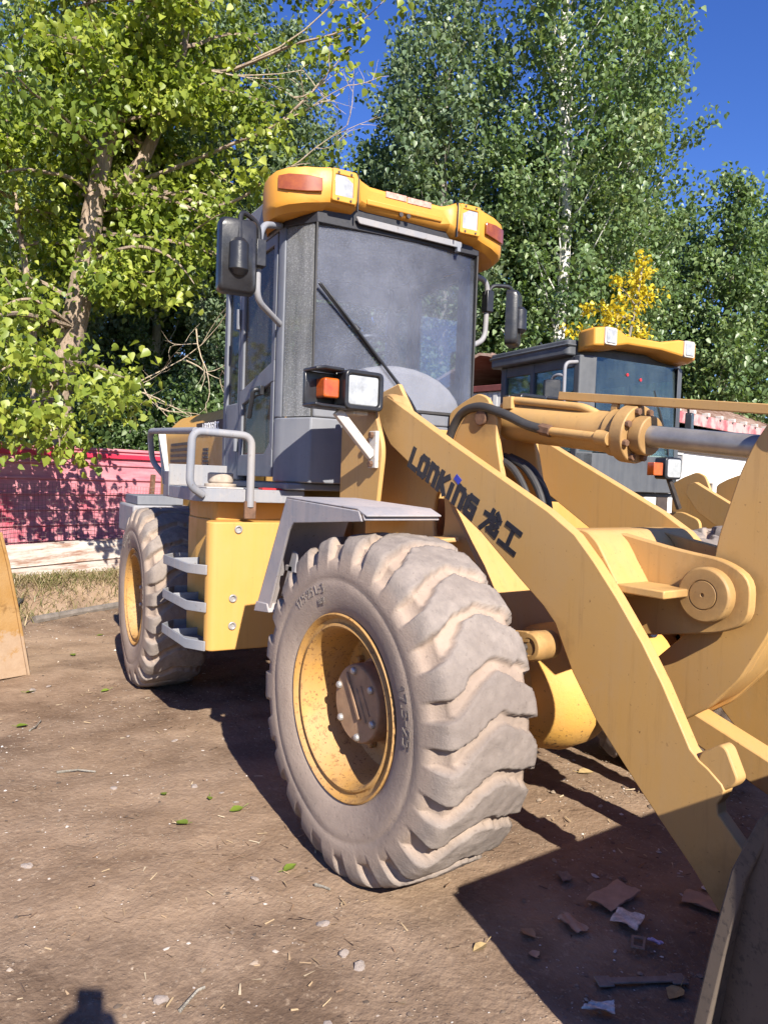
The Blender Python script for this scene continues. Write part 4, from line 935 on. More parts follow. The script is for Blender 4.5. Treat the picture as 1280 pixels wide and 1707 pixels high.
for k, z in enumerate((.985,.795,.60)):
    sp_ = MB(MR); fx = -1.225
    sp_.sheet([(fx-.62,-.86),(fx-.62,-1.02),(fx-.52,-1.10),(fx-.10,-1.075),(fx+.005,-1.005)], .010, 'z', z, z+.05)
    sp_.prism([(fx-.61,-.87),(fx-.61,-1.01),(fx-.51,-1.09),(fx-.10,-1.065),(fx-.02,-1.01),(fx-.25,-.91)], 'z', z+.002, z+.010)
    sp_.box((fx-.36,-1.085,z), (fx-.35,-.85,z+.05)); sp_.build('step', 'step_grey', LD, .003)
# rear frame and engine hood
rf = MB(MR)
for s in (-1, 1): rf.box((-4.3, min(s*.40,s*.36), .55), (-1.55, max(s*.40,s*.36), 1.15))
rf.box((-1.75,-.36,.62), (-1.45,.36,.72)); rf.box((-1.75,-.36,1.15), (-1.45,.36,1.25)); rf.lathe([(.10,.60),(.10,1.3)], (-1.40,0,0), 'z', 24); rf.box((-4.55,-.70,.60), (-4.25,.70,1.25))
rf.build('rear_frame', 'yellow_paint', LD, .01)
hd = MB(MR).prism(rpoly([(-.58,1.15),(-.58,1.80),(-.40,1.99),(.40,1.99),(.58,1.80),(.58,1.15)], [0,.04,.06,.06,.04,0]), 'x', -4.30, -2.20)
hd.prism([(-.585,1.0),(-.585,1.30),(.585,1.30),(.585,1.0)], 'x', -4.32, -2.6)
HD = hd.build('engine_hood', 'tank_yellow', LD, .012)
MB(MR).box((-3.10,-.586,1.785), (-2.22,-.578,1.86)).build('hood_stripe', 'brown_dark', HD)
ht, _ = glyphs(['L','O','n','K','i','n','G','long','gong'], lambda u, v, k: (-2.92+u, -.587-k, 1.797+v), .048, .012); ht.M = MR; ht.build('hood_lettering', 'decal_white', HD)
gr = MB(MR)
for i in range(3):
    for j in range(8):
        if i*1.5+j*.4 < 5.2-j*.15: gr.box((-2.90+i*.045,-.589,1.46+.028*(7-j)), (-2.866+i*.045,-.578,1.478+.028*(7-j)))
gr.build('louvre', 'decal_black', HD)
g2 = MB(MR)
for j in range(9): g2.box((-3.9,-.589,1.35+.045*j), (-3.35,-.578,1.372+.045*j))
g2.build('side_grille', 'dark_steel', HD)
sl = MB(MR).prism([(1.45,1.55),(1.45,1.75),(1.46,1.75),(1.46,1.55)], 'x', -2.21,-2.2) if False else MB(MR).sheet(fillet([(-2.26,-.30,0),(-2.26,-.57,0),(-2.26,-.60,0)], .01) and [(-2.215,1.15),(-2.215,1.78)], .05, 'y', -.62, -.585)
sl.build('hood_seal', 'black_rubber', HD, .01)
rfd = MB(MR)
for s in (-1, 1): rfd.box((-3.85, min(s*.58,s*1.0), 1.02), (-3.25, max(s*.58,s*1.0), 1.24)); 
RFD = each(rfd, 'battery_box', 'step_grey', LD, .015)[0]
bl = MB(MR).box((-3.80,-.96,1.243), (-3.30,-.62,1.31)); bl.box((-3.255,-.95,1.10), (-3.245,-.66,1.20)); bl.build('battery_lid', 'grey_paint', RFD, .01)
for s in (1,): MB(MR).sheet([(-2.06,1.15),(-2.20,1.31),(-2.50,1.345)], .012, 'y', *sorted((s*.58, s*.98))).build('rear_fender', 'yellow_paint', LD, .003)

# ------------------------------------------------------------------ second loader, parked parallel behind
L2 = thing('wheel_loader', 'second yellow wheel loader parked behind, with tinted windscreen and square lamps on its roof', 'wheel loader')
MS = MR @ Matrix.Translation((-1.42, 3.30, 0))
for lx in (0, -2.776):
    for s in (-1, 1):
        clone(WHEEL, L2, MS @ Matrix.Translation((lx+(.65 if lx == 0 else 0), s*.88, .66)) @ (FLIP if s > 0 else Matrix.Identity(4)) @ WS)
c2 = MB(MS)
for s in (-1, 1):
    c2.prism([(-1.06,s*.52),(-1.12,s*.56),(-1.16,s*.60),(-1.20,s*.60),(-1.20,s*.66),(-1.13,s*.66)], 'z', 1.462, 2.66)
    c2.box((-2.25, min(s*.66,s*.60), 1.462), (-2.17, max(s*.66,s*.60), 2.66)); c2.box((-1.80, min(s*.66,s*.61), 1.462), (-1.74, max(s*.66,s*.61), 2.66))
    c2.box((-2.17, min(s*.655,s*.61), 1.462), (-1.20, max(s*.655,s*.61), 1.80)); c2.box((-2.17, min(s*.655,s*.61), 2.56), (-1.20, max(s*.655,s*.61), 2.66))
c2.prism([(-1.13,-.66),(-1.05,-.50),(-1.05,.50),(-1.13,.66)], 'z', 1.462, 1.80); c2.box((-2.25,-.64,1.42), (-1.13,.64,1.46)); c2.box((-2.25,-.6,1.462), (-2.2,.6,1.95))
C2 = c2.build('cab', 'dark_cab_paint', L2, .008)
rr_ = MB(MS).prism(rpoly([(-2.34,-.74),(-1.20,-.74),(-1.20,.74),(-2.34,.74)], .05), 'z', 2.66, 2.80); rr_.box((-2.35,-.75,2.735), (-1.19,.75,2.765)); rr_.build('cab_roof', 'dark_cab_paint', C2, .02)
pane(MS, 'windshield', 'green_glass', [(-1.055,-.50,1.81),(-1.055,.50,1.81),(-1.10,.50,2.655),(-1.10,-.50,2.655)], C2)
for s in (-1, 1):
    pane(MS, 'corner_window', 'green_glass', [(-1.12,s*.63,1.81),(-1.058,s*.515,1.81),(-1.103,s*.515,2.655),(-1.13,s*.63,2.655)], C2)
    pane(MS, 'door_window', 'green_glass', [(-1.74,s*.635,1.81),(-1.20,s*.635,1.81),(-1.20,s*.635,2.56),(-1.74,s*.635,2.56)], C2)
    pane(MS, 'quarter_window', 'green_glass', [(-2.17,s*.635,1.81),(-1.80,s*.635,1.81),(-1.80,s*.635,2.56),(-2.17,s*.635,2.56)], C2)
pane(MS, 'rear_window', 'green_glass', [(-2.22,-.60,1.96),(-2.22,.60,1.96),(-2.22,.60,2.64),(-2.22,-.60,2.64)], C2)
s2 = MB(MS); s2.box((-1.98,-.24,1.75), (-1.55,.24,1.90)); s2.prism([(-2.05,1.85),(-1.93,1.85),(-2.0,2.45),(-2.08,2.45)], 'y', -.23, .23); s2.build('seat', 'seat_fabric', C2, .03)
v2 = MB(MS)
half = [(-1.0,0,2.76,2.86),(-1.0,.22,2.76,2.86),(-.94,.40,2.72,2.89),(-.94,.58,2.70,2.89),(-.98,.645,2.70,2.885),(-1.13,.66,2.69,2.87)]
ring = [(x,-y,b,t) for x,y,b,t in half[::-1]]+half[1:]; vs = []
for x,y,b,t in ring: vs += [(x,y,b+.03),(x,y,t-.01),(x-.03,y*.98,t),(-1.20,y*.95,t-.02),(-1.20,y*.95,b),(x-.05,y*.97,b)]
fs = []
for i in range(len(ring)-1):
    for k in range(6): fs.append((6*i+k, 6*i+(k+1)%6, 6*i+6+(k+1)%6, 6*i+6+k))
fs += [tuple(range(6)), tuple(6*(len(ring)-1)+k for k in range(6))]
V2 = v2.add(vs, fs).build('roof_visor', 'visor_yellow', L2, .01)
for s in (-1, 1):
    bz = MB(MS).prism(rpoly([(s*.50-.07,2.735),(s*.50+.07,2.735),(s*.50+.07,2.885),(s*.50-.07,2.885)], .02), 'x', -.96, -.925); q = bz.build('roof_lamp', 'pale_metal', V2, .004)
    MB(MS).prism(rpoly([(s*.50-.055,2.75),(s*.50+.055,2.75),(s*.50+.055,2.87),(s*.50-.055,2.87)], .015), 'x', -.93, -.918).build('roof_lamp_lens', 'lamp_glass', q, .004)
g5 = MB(MS).tube(fillet([(-1.16,-.66,2.60),(-1.16,-.80,2.58),(-1.16,-.80,2.10),(-1.16,-.66,2.05)], .06), .016, 10); g5.tube(fillet([(-1.30,-.80,2.05),(-1.30,-.82,2.46),(-1.22,-.82,2.48),(-1.16,-.80,2.46)], .04), .014, 10); g5.build('grab_handle', 'step_grey', L2)
m5 = MB(MS).prism(rpoly([(-.075,-.16),(.075,-.16),(.075,.16),(-.075,.16)], .03), 'x', -.03, .03, Matrix.Translation((-1.18,-.92,2.26)) @ Matrix.Rotation(R_(-30), 4, 'Z')); m5.build('mirror', 'black_plastic', L2, .012)
m6 = MB(MS).prism(rpoly([(-.075,-.16),(.075,-.16),(.075,.16),(-.075,.16)], .03), 'x', -.03, .03, Matrix.Translation((-1.18,.86,2.10)) @ Matrix.Rotation(R_(30), 4, 'Z')); m6.tube(fillet([(-1.15,.66,2.30),(-1.17,.82,2.32),(-1.19,.86,2.2)], .03), .012, 8); m6.build('mirror', 'black_plastic', L2, .012)
w5 = MB(MS).tube([(-1.07,.30,2.25),(-1.045,.40,1.95),(-1.04,.42,1.82)], .01, 6); w5.tube([(-1.085,.24,2.42),(-1.06,.36,2.05)], .008, 6); w5.build('wiper', 'black_plastic', L2)
for y, z in ((-.12,2.53),(.05,2.50)):
    MB(MS).lathe([(.014,-1.083),(.014,-1.079),(0,-1.079)], (0,y,z), 'x', 12).build('window_charm', 'decal_red', C2)
MSF = MS @ Matrix.Translation((.65, 0, -.33))
arm(MSF, L2, -.38, -.33); arm(MSF, L2, .32, .37)
f2 = MB(MSF)
for s in (-1, 1):
    f2.prism(rpoly([(-1.0,.6),(-1.0,1.62),(-.80,1.66),(-.62,1.60),(-.60,1.35),(0,.85),(0,.55)], .05), 'y', *sorted((s*.45,s*.42))); f2.prism(body, 'y', *sorted((s*.285,s*.26)))
f2.box((-1.0,-.26,.6), (-.97,.26,1.7)); f2.box((-4.8,-.4,.55), (-1.0,.4,1.15)); f2.build('front_frame', 'yellow_paint', L2, .006)
MB(MSF).prism(rpoly(bc, .025, 3), 'y', -.05, .05).build('bell_crank', 'yellow_paint', L2, .005)
MB(MSF).tube([A+D*.03, B, B], [.085,.085,.11], 28).tube([B, B+D*.7], .04, 20).build('tilt_cylinder', 'yellow_paint', L2, .004)
MB(MSF).prism(rpoly([(.30,1.335),(.49,1.30),(.60,1.14),(.34,1.14)], .02), 'y', -.33, .32).build('cross_tube', 'yellow_paint', L2, .005)
H2 = MB(MSF).prism(rpoly([(-.09,-.085),(.09,-.085),(.09,.085),(-.09,.085)], .03), 'x', -.06, .05, Matrix.Translation((-.81,-.60,1.99))).build('headlight', 'black_plastic', L2, .008)
MB(MSF).prism(rpoly([(-.072,-.07),(.072,-.07),(.072,.07),(-.072,.07)], .02), 'x', .045, .058, Matrix.Translation((-.81,-.60,1.99))).build('headlight_lens', 'lamp_glass', H2, .004)
MB(MSF).prism(rpoly([(-.05,-.05),(.05,-.05),(.05,.05),(-.05,.05)], .01), 'x', -.03, .04, Matrix.Translation((-.81,-.755,1.98))).build('indicator_lens', 'amber_lens', H2, .006)
MB(MSF).tube([(-.81,-.60,1.93),(-.80,-.47,1.68)], .022, 8).build('lamp_bracket', 'dark_steel', H2)
for pts in ([(-.35,-.12,1.50),(-.33,-.13,1.74),(-.20,-.14,1.83),(-.08,-.14,1.70),(-.02,-.13,1.45)], [(.0,-.10,1.45),(.06,-.12,1.70),(.18,-.14,1.80),(.32,-.13,1.78)]):
    MB(MSF).tube(smooth(pts, 8), .02, 10).build('hydraulic_hose', 'black_rubber', L2)
h6 = MB(MS).prism(rpoly([(-.58,1.0),(-.58,1.85),(-.40,2.02),(.40,2.02),(.58,1.85),(.58,1.0)], .05), 'x', -4.30, -2.30); h6.build('engine_hood', 'tank_yellow', L2, .012)
MB(MS).prism(rpoly([(-2.25,-1.02),(-1.55,-1.02),(-1.50,-.5),(-2.25,-.5)], .05), 'z', 1.33, 1.39).build('platform', 'step_grey', L2, .01)
MB(MS).prism(rpoly([(-2.0,-.95),(-1.22,-1.0),(-1.22,-.3),(-2.0,-.3)], .03), 'z', .6, 1.35).build('fuel_tank', 'tank_yellow', L2, .01)
MSF = MS @ Matrix.Translation((.65, 0, 0)); b7 = MB(MSF).sheet(BP, .03, 'y', -1.12, 1.12)
for s in (-1, 1): b7.prism([(1.70,1.06)]+BP[1:]+[(2.60,.05),(2.45,.25),(2.05,.66)], 'y', *sorted((s*1.12,s*1.145)))
b7.build('bucket', 'bucket_yellow', L2, .006)

# ------------------------------------------------------------------ bucket of a third machine at the left edge
ba = Vector((.225, -.974, 0)); bf = Vector((-.974, -.225, 0))
LBM = Matrix(((ba.x, bf.x, 0, -3.50), (ba.y, bf.y, 0, -1.44), (0, 0, 1, gz(-3.5,-1.44)), (0, 0, 0, 1)))
LB = thing('loader_bucket', 'sand caked yellow loader bucket standing on the dirt, cut off by the left edge', 'loader bucket')
q = [(.0,.0),(.035,.20),(.085,.48),(.15,.80),(.205,1.02),(.24,1.035)]
q2 = q+[(.9,.95),(1.25,.62),(1.32,.3),(1.15,.06),(.8,.0)]
lb = MB(LBM).prism(q2, 'y', .0, .03); lb.prism(q2, 'y', 1.9, 1.93); lb.sheet(q2[5:]+[(.0,.012)], .03, 'y', .032, 1.898)
LBO = lb.build('bucket_shell', 'sandy_bucket', LB, .006)
MB(LBM).sheet([(-.006,.0),(.030,.20),(.080,.48),(.145,.80),(.20,1.02)], .02, 'y', -.018, .05).build('side_cutter', 'sandy_bucket', LB, .006)

# ------------------------------------------------------------------ fence, wire, low white wall
FANG = math.atan2(FD.y, FD.x)
FM = Matrix.Translation((FP.x, FP.y, gz(FP.x-FN.x*.3, FP.y-FN.y*.3)-.02)) @ Matrix.Rotation(FANG, 4, 'Z')   # x along the fence, -y towards the yard
FE = thing('metal_fence', 'faded pink sheet metal fence with horizontal ribs and a red top rail', 'fence')
cut = [-6, -2.2, 1.1, 4.2, 7.4, 11, 15, 19]
for a, b in zip(cut, cut[1:]):
    pth = []; z = .30
    while z < 1.80:
        pth += [(.0, z), (.0, z+.165), (-.032, z+.185), (-.032, z+.205), (.0, z+.225)]; z += .24
    mb = MB(FM).sheet(pth, .004, 'x', a+.004, b+.03); o = mb.build('panel', 'pink_sheet', FE, 0, angle=15)
    MB(FM).box((a,-.05,1.80), (b,.03,1.875)).build('top_rail', 'red_rail', FE, .008)
wf = thing('wire_fence', 'rusty wire mesh on leaning brown posts in front of the pink fence', 'wire fence')
wm = MB(FM); x = -4.0
def wz(x, t): return .36+t+.02*math.sin(x*2.1)+.012*math.sin(x*5.3+t*4)
while x < 4.4:
    wm.tube([(x+.03*math.sin(x*3+t*2)*t, -.16+.02*math.sin(3*x), wz(x,t)) for t in (0,.25,.5,.75,1.0)], .0028, 3, False); x += .062
for k in range(17):
    t = k*.0625; wm.tube([(-4+.4*i, -.16+.02*math.sin(3*(-4+.4*i)), wz(-4+.4*i, t)+(.02*math.sin(4*i+k) if k in (9,10,11) else 0)) for i in range(22)], .0028, 3, False)
wm.build('wire_mesh', 'wire', wf)
for x0, ln in ((-1.9,.05),(2.35,.10),(5.2,-.04)): MB(FM).beam((x0,-.12,-.05), (x0+ln,-.10,1.56), .07, .06, (0,1,0)).build('fence_post', 'rust_steel', wf, .006)
LD2 = Vector((-10.14+9.22, 1.11+.70)).normalized(); LWM = Matrix.Translation((-9.22, -.70, gz(-9.1,-.65)-.02)) @ Matrix.Rotation(math.atan2(LD2.y, LD2.x), 4, 'Z')
lw_ = thing('low_wall', 'rust streaked white sheet panel set along the foot of the pink fence', 'low wall')
MB(LWM).sheet([(-.06,-.14),(-.05,.18),(-.075,.195),(-.05,.21),(-.04,.43),(-.03,.475),(.14,.49)], .008, 'x', -6.5, 4.6).build('panel', 'white_rust', lw_, 0, angle=15)
# ditch-side things
def onground(name, label, cat, m, pts, th, group=None, bevel=.002, lift=.006, tilt=None):
    cx = sum(p[0] for p in pts)/len(pts); cy = sum(p[1] for p in pts)/len(pts)
    mb = MB().prism([(x-cx, y-cy) for x, y in pts], 'z', 0, th); o = mb.build(name, m, None, bevel); o.location = (cx, cy, gz(cx, cy)+lift)
    if tilt: o.rotation_euler = tilt
    return tag(o, label, cat, group)
dg = MB()
for k in range(9): dg.box((-.62+k*.145,-.20,.0), (-.54+k*.145,.20,.035))
dg.box((-.64,-.24,-.004), (.64,-.19,.03)); dg.box((-.64,.19,-.004), (.64,.24,.03))
o = dg.build('drain_grate', 'wood_dark', None, .005); o.location = (-7.75,-1.02,gz(-7.75,-1.02)+.04); o.rotation_euler = (0.03,-.06,R_(158)); tag(o, 'dark slatted drain cover lying beside the grassy ditch', 'drain cover')
pl_ = [(-5.55,-1.02),(-5.75,-.62),(-6.0,-.12),(-6.28,.42),(-6.5,.85)]
o = MB().tube([(x,y,gz(x,y)+.02) for x,y in pl_], [.045,.04,.042,.036,.03], 9).build('wooden_pole', 'wood_grey'); tag(o, 'grey weathered pole lying on the dirt in front of the ditch', 'pole')

# ------------------------------------------------------------------ buildings
e_ = Vector((math.cos(R_(99.5)), math.sin(R_(99.5)), 0)); n_ = Vector((e_.y, -e_.x, 0))
BM_ = Matrix(((e_.x, -n_.x, 0, -5.41), (e_.y, -n_.y, 0, 9.35), (0, 0, 1, 0), (0, 0, 0, 1)))   # x along the wall, y away from the yard
SH = thing('shed_building', 'long white shed with rusty metal roof and a red streaked eave', 'building')
wl_ = MB(BM_); wl_.box((-2.2,.45,-.2), (12,.60,2.66)); wl_.box((-2.2,.60,-.2), (-2.05,4.6,2.66)); wl_.box((11.85,.60,-.2), (12,4.6,2.66)); wl_.build('wall', 'white_wall', SH, .01)
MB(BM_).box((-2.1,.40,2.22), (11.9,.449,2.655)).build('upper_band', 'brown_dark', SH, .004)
rf_ = MB(BM_)
rp = []; 
rf_.sheet([(-.02,2.74),(2.4,3.72),(2.6,3.75),(5.1,2.74)], .05, 'x', -2.5, 12.3); RFO = rf_.build('roof', 'rusty_roof', SH, 0)
ri = MB(BM_)
for k in range(42):
    x0 = -2.4+k*.35; ri.beam((x0,-.02,2.775), (x0,2.4,3.755), .05, .03)
ri.build('roof_ribs', 'rusty_roof', RFO)
MB(BM_).box((-2.5,-.06,2.66), (12.3,-.02,2.86)).build('eave_board', 'red_eave', SH, .004)
for k in range(12):
    MB(BM_).box((-1.7+k*.62,-.11,2.84), (-1.62+k*.62,.02,2.91)).build('eave_bracket', 'pale_metal', SH, .01)
def bwin(a, b, z0, z1, frame='pale_metal', glass='window_dark'):
    f = MB(BM_).holed(rpoly([(a,z0),(b,z0),(b,z1),(a,z1)], .01, 2), rpoly([(a+.04,z0+.04),(b-.04,z0+.04),(b-.04,z1-.04),(a+.04,z1-.04)], .005, 2), 'y', .405, .46).build('window', frame, SH)
    MB(BM_).box((a+.035,.43,z0+.035), (b-.035,.445,z1-.035)).build('pane', glass, f)
bwin(.15,1.0,1.80,2.20,'grey_wall','grey_paint'); bwin(1.6,2.5,1.2,1.7); bwin(-1.5,-.5,1.2,1.9)
d_ = MB(BM_).box((.02,.405,-.1), (.42,.448,1.70)).build('door', 'brown_dark', SH, .01); MB(BM_).box((.36,.38,.85), (.39,.41,.98)).build('door_handle', 'bolt_steel', d_)
MB(BM_).box((.05,.39,1.60), (.95,.404,1.66)).build('lintel', 'pale_metal', SH)
CB = thing('storage_cabin', 'grey panelled cabin with a dark red roof edge, beside the second loader\'s cab', 'cabin')
CM = Matrix(((e_.x, -n_.x, 0, -5.98), (e_.y, -n_.y, 0, 5.92), (0, 0, 1, 0), (0, 0, 0, 1)))
cw = MB(CM).box((0,0,-.1), (2.6,2.2,2.955))
for k in range(14): cw.box((.05+k*.19,-.02,0), (.12+k*.19,-.002,2.94))
for k in range(11): cw.box((-.02,.06+k*.2,0), (-.002,.13+k*.2,2.94))
cw.build('wall', 'grey_wall', CB); MB(CM).box((-.06,-.08,2.96), (2.66,2.28,3.06)).build('roof', 'red_brown', CB, .01)

# ------------------------------------------------------------------ trees
def tilted_normals(n, up=.35, to_sun=.25):
    v = RNG.normal(size=(n, 3)); v[:, 2] = np.abs(v[:, 2])*.6+up; v += np.array(sd)[None, :]*to_sun
    return v/np.linalg.norm(v, axis=1, keepdims=True)
def clumps(points, per, spread, flat=.8):
    P = np.repeat(np.array(points), per, axis=0); P = P+RNG.normal(size=P.shape)*spread*np.array([1, 1, flat]); return P
def poplar(name, label, h, rad, base, nl, leafm, bark, leaf=.115, per=46, spread=.17, tr=.17, ascend=.55, group=None, seed=1):
    rnd = random.Random(seed)
    T = thing(name, label, 'tree', group=group)
    tk = MB(); tp = [(0.05*math.sin(z*.7+seed)*z/4, .05*math.cos(z*.6+seed)*z/4, z) for z in np.linspace(-.3, h*.96, 14)]
    tk.tube(tp, [tr*(1-.88*i/13)+.012 for i in range(14)], 10)
    cl = []; tint = []
    for i in range(nl):
        f = (i+.5)/nl; z = base+(h*.98-base)*f; w = i*2.39996+rnd.uniform(-.5, .5)
        prof = math.sin(math.pi*min(1, .12+.88*f)**.75)**.8
        L = rad*prof*rnd.uniform(.75, 1.25)/math.sin(math.atan(1/ascend)) if True else rad
        k = min(13, int(f*13)); o = Vector((tp[k][0], tp[k][1], z)); up = ascend*rnd.uniform(.7, 1.5)
        d = Vector((math.cos(w), math.sin(w), up)).normalized(); L *= .8
        pts = [o+d*L*t+Vector((rnd.gauss(0, .05)*(t > 0), rnd.gauss(0, .05)*(t > 0), .25*L*t*t)) for t in (0, .2, .42, .66)]
        tk.tube(pts, [tr*.17*(1-f*.6), tr*.12*(1-f*.6), tr*.07, .005], 5, False)
        nc = max(2, int(L*3.4)); tb = rnd.uniform(-.12, .12)
        for j in range(nc):
            t = .22+.80*(j+rnd.random())/nc; p = o+d*L*t+Vector((0, 0, .25*L*t*t))+Vector((rnd.gauss(0, .16), rnd.gauss(0, .16), rnd.gauss(0, .14)))
            cl.append(p); tint.append(min(1, max(0, rnd.gauss(.45, .2)+tb)))
    tk.build('trunk', bark, T)
    P = clumps(cl, per, spread); n = len(P); ti = np.clip(np.repeat(np.array(tint), per)+RNG.normal(size=n)*.16, 0, 1)
    leafmesh('crown', P, tilted_normals(n), leaf, ti, leafm, T)
    return T
def copy_tree(T, label, group=None):
    c = T.copy(); COL.objects.link(c); c['label'] = label
    for ch in T.children:
        d = ch.copy(); COL.objects.link(d); d.parent = c
    return c
def put(T, x, y, rz, sc=1, sz=None):
    T.location = (x, y, gz(x, y)-.02 if abs(x) < 60 else 0); T.rotation_euler = (0, 0, rz); T.scale = (sc, sc, sz or sc)
def at(px, depth):
    """yard point at a bearing (in 1280-wide photo columns) and depth, used to lay out the plan of the wood"""
    d = fwd+rgt*((px-640)/1242.93); return CAMP.x+d.x*depth, CAMP.y+d.y*depth
GR = 'poplars in the wood behind the yard'
pa = poplar('poplar_tree', 'tall poplar with a slender white trunk, tallest of the wood, right of the near cab', 17.5, 2.5, 2.2, 84, 'leaf_far', 'bark_white', .12, 42, .19, .17, .95, GR, 3)
put(pa, *at(915, 17), .4)
pb_ = poplar('poplar_tree', 'broad dark green poplar rising just above the near loader\'s roof', 14.5, 1.9, 1.6, 74, 'leaf_far_cool', 'bark_grey', .12, 44, .19, .14, 1.1, GR, 5)
put(pb_, *at(722, 17.5), 1.2)
pc = poplar('poplar_tree', 'shorter bushy poplar at the right edge above the rusty roof', 10.5, 1.9, .8, 66, 'leaf_far', 'bark_grey', .13, 50, .21, .13, .8, GR, 8)
put(pc, *at(1195, 21), .9, 1.0)
lay = [(pb_, 655, 19.5, 2.2, .90, 'slim poplar left of the broad dark one, its top against the sky'), (pa, 1010, 18.5, 3.4, .86, 'tall loose poplar right of the white trunk, its limbs spread in the sky'),
       (pc, 1275, 22, 2.0, 1.03, 'rightmost poplar of the wood, cut by the right edge'), (pc, 1110, 23, 4.0, .98, 'low poplar filling the gap left of the rusty roof'),
       (pb_, 800, 21, 5.0, .90, 'poplar hidden mostly behind the near cab\'s right edge'), (pa, 540, 24, 5.5, .50, 'small far poplar in the gap left of the near cab\'s roof'),
       (pb_, 470, 18.5, 2.9, .88, 'poplar behind the leafy near tree, just left of the near cab'), (pb_, 370, 17.5, .3, .98, 'poplar behind the middle of the leafy near tree'),
       (pa, 255, 18.5, 1.9, .85, 'poplar behind the fork of the leafy near tree'), (pb_, 140, 17.5, 4.4, .95, 'poplar behind the trunk of the leafy near tree'),
       (pa, 30, 18.5, 3.0, .82, 'poplar at the far left, seen through the leafy near tree'), (pc, 860, 19, 1.1, 1.0, 'bushy tree filling the space between the two cabs'),
       (pc, 990, 20, .2, 1.05, 'bushy tree standing above the second loader\'s cab'), (pc, 1060, 25, 5.2, 1.1, 'bushy tree far behind the yellow leaved branch'), (pc, 600, 20.5, 2.6, 1.02, 'bushy tree behind the near cab\'s left post'), (pc, 700, 22, 3.6, 1.05, 'bushy tree seen through the near cab\'s windscreen'),
       (pc, 420, 21, 1.6, 1.05, 'bushy tree in the dark of the wood left of the near cab'), (pc, 310, 21, 2.7, 1.05, 'bushy tree in the dark of the wood behind the dead branch'), (pc, 190, 21, 3.9, 1.0, 'bushy tree in the dark of the wood behind the near trunk'), (pc, 60, 21, .7, 1.0, 'bushy tree in the dark of the wood at the left edge'), (pc, -60, 19, .7, 1.1, 'bushy tree beyond the left edge of the yard')]
for src, px, dep, rz, sc, lab in lay: put(copy_tree(src, lab), *at(px, dep), rz, sc, sc*(1.0 if src is not pc else 1.0))
# shrubs behind the fence
def shrub(label, w, h, n, leafm='leaf_dark', leaf=.10, seed=0):
    rnd = random.Random(seed); T = thing('shrub', label, 'shrub', group='shrubs under the trees'); st_ = MB(); cl = []
    for i in range(n):
        a = rnd.uniform(0, 6.283); r = w*math.sqrt(rnd.random()); z = h*rnd.random()**.8*(1-.35*(r/w)**2)
        p = Vector((r*math.cos(a), r*math.sin(a), z)); cl.append(p)
        if i % 9 == 0: st_.tube([(p.x*.2, p.y*.2, -.1), (p.x*.6, p.y*.6, z*.55), p], [.025, .016, .006], 5, False)
    st_.build('stem', 'bark_grey', T); P = clumps(cl, 34, .20); m_ = len(P)
    leafmesh('foliage', P, tilted_normals(m_), leaf, np.clip(np.repeat(RNG.normal(.4, .2, n), 34)+RNG.normal(size=m_)*.15, 0, 1), leafm, T); return T
sa = shrub('dark dense shrub over the red rail, left of the near loader\'s hood', 1.7, 3.6, 300, seed=4); put(sa, *at(330, 15.2), 0)
for px, dep, rz, sc, lab in ((205, 15.0, 1.1, .95, 'dark dense shrub over the red rail, just right of the near trunk'), (60, 15.2, 2.2, .9, 'dark dense shrub over the red rail at the left edge'), (420, 16.0, 3.0, 1.0, 'dark dense shrub right behind the near loader\'s door'), (545, 17.0, 4.1, 1.1, 'dark dense shrub seen through the near cab\'s side glass'), (690, 17.0, .5, 1.1, 'dark dense shrub seen through the near cab\'s windscreen'), (810, 16.0, 5.1, 1.15, 'shrub between the near cab and the second loader'), (930, 18, 2.0, 1.1, 'shrub hidden mostly behind the second loader\'s cab')):
    put(copy_tree(sa, lab), *at(px, dep), rz, sc)
# leafy near tree with a forked trunk
NT_ = thing('cottonwood_tree', 'leafy bright green tree with a forked tan trunk overhanging the pink fence', 'tree')
nb = Vector((*at(100, 13.3), 0)); nbz = gz(nb.x, nb.y); NT_.location = (nb.x, nb.y, nbz-.05)
rh = Vector((rgt.x, rgt.y, 0)); fh = Vector((fwd.x, fwd.y, 0)).normalized()
def lp(a, z, b=0): return rh*a-fh*b+Vector((0, 0, z))
k_ = 13.3/1242.93
def pp(px, py, b=0):
    k = (13.3-b)/1242.93; return lp((px-640)*k+540*k_, (776+.035*px-py)*k+CAMP.z-nbz, b)
main = [lp(.0,-.2), pp(96,720), pp(94,640,.1), pp(118,540,.2), pp(135,440,.3), pp(150,330,.35), pp(172,215,.3), pp(200,125,.3), pp(222,40,.2), pp(238,-80,.1), pp(255,-240,0)]
fork = [pp(150,330,.35), pp(205,300,.1), pp(235,250,0), pp(262,180,-.1), pp(288,90,-.2), pp(300,-40,-.3), pp(330,-200,-.3)]
tr_ = MB(); tr_.tube(smooth(main, 4), [.30-.26*i/40 for i in range(41)], 12); tr_.tube(smooth(fork, 4), [.15-.12*i/24 for i in range(25)], 10)
slim = [pp(58,700,.5), pp(50,545,.6), pp(35,430,.6), pp(15,310,.6), pp(2,200,.5)]; tr_.tube(smooth(slim, 4), [.08-.06*i/16 for i in range(17)], 8)
rnd = random.Random(21); cl = []; tints = []; hosts = [(main, 7, 46), (fork, 5, 24), (slim, 4, 12)]
def limb(o, d, L, sag, r0):
    pts = []; p = Vector(o); dd = Vector(d)
    for i in range(7):
        pts.append(p.copy()); p = p+dd*(L/6); dd = (dd+Vector((rnd.gauss(0, .12), rnd.gauss(0, .12), -sag+rnd.gauss(0, .08)))).normalized()
    tr_.tube(pts, [r0*(1-i/7)+.006 for i in range(7)], 5, False); return pts
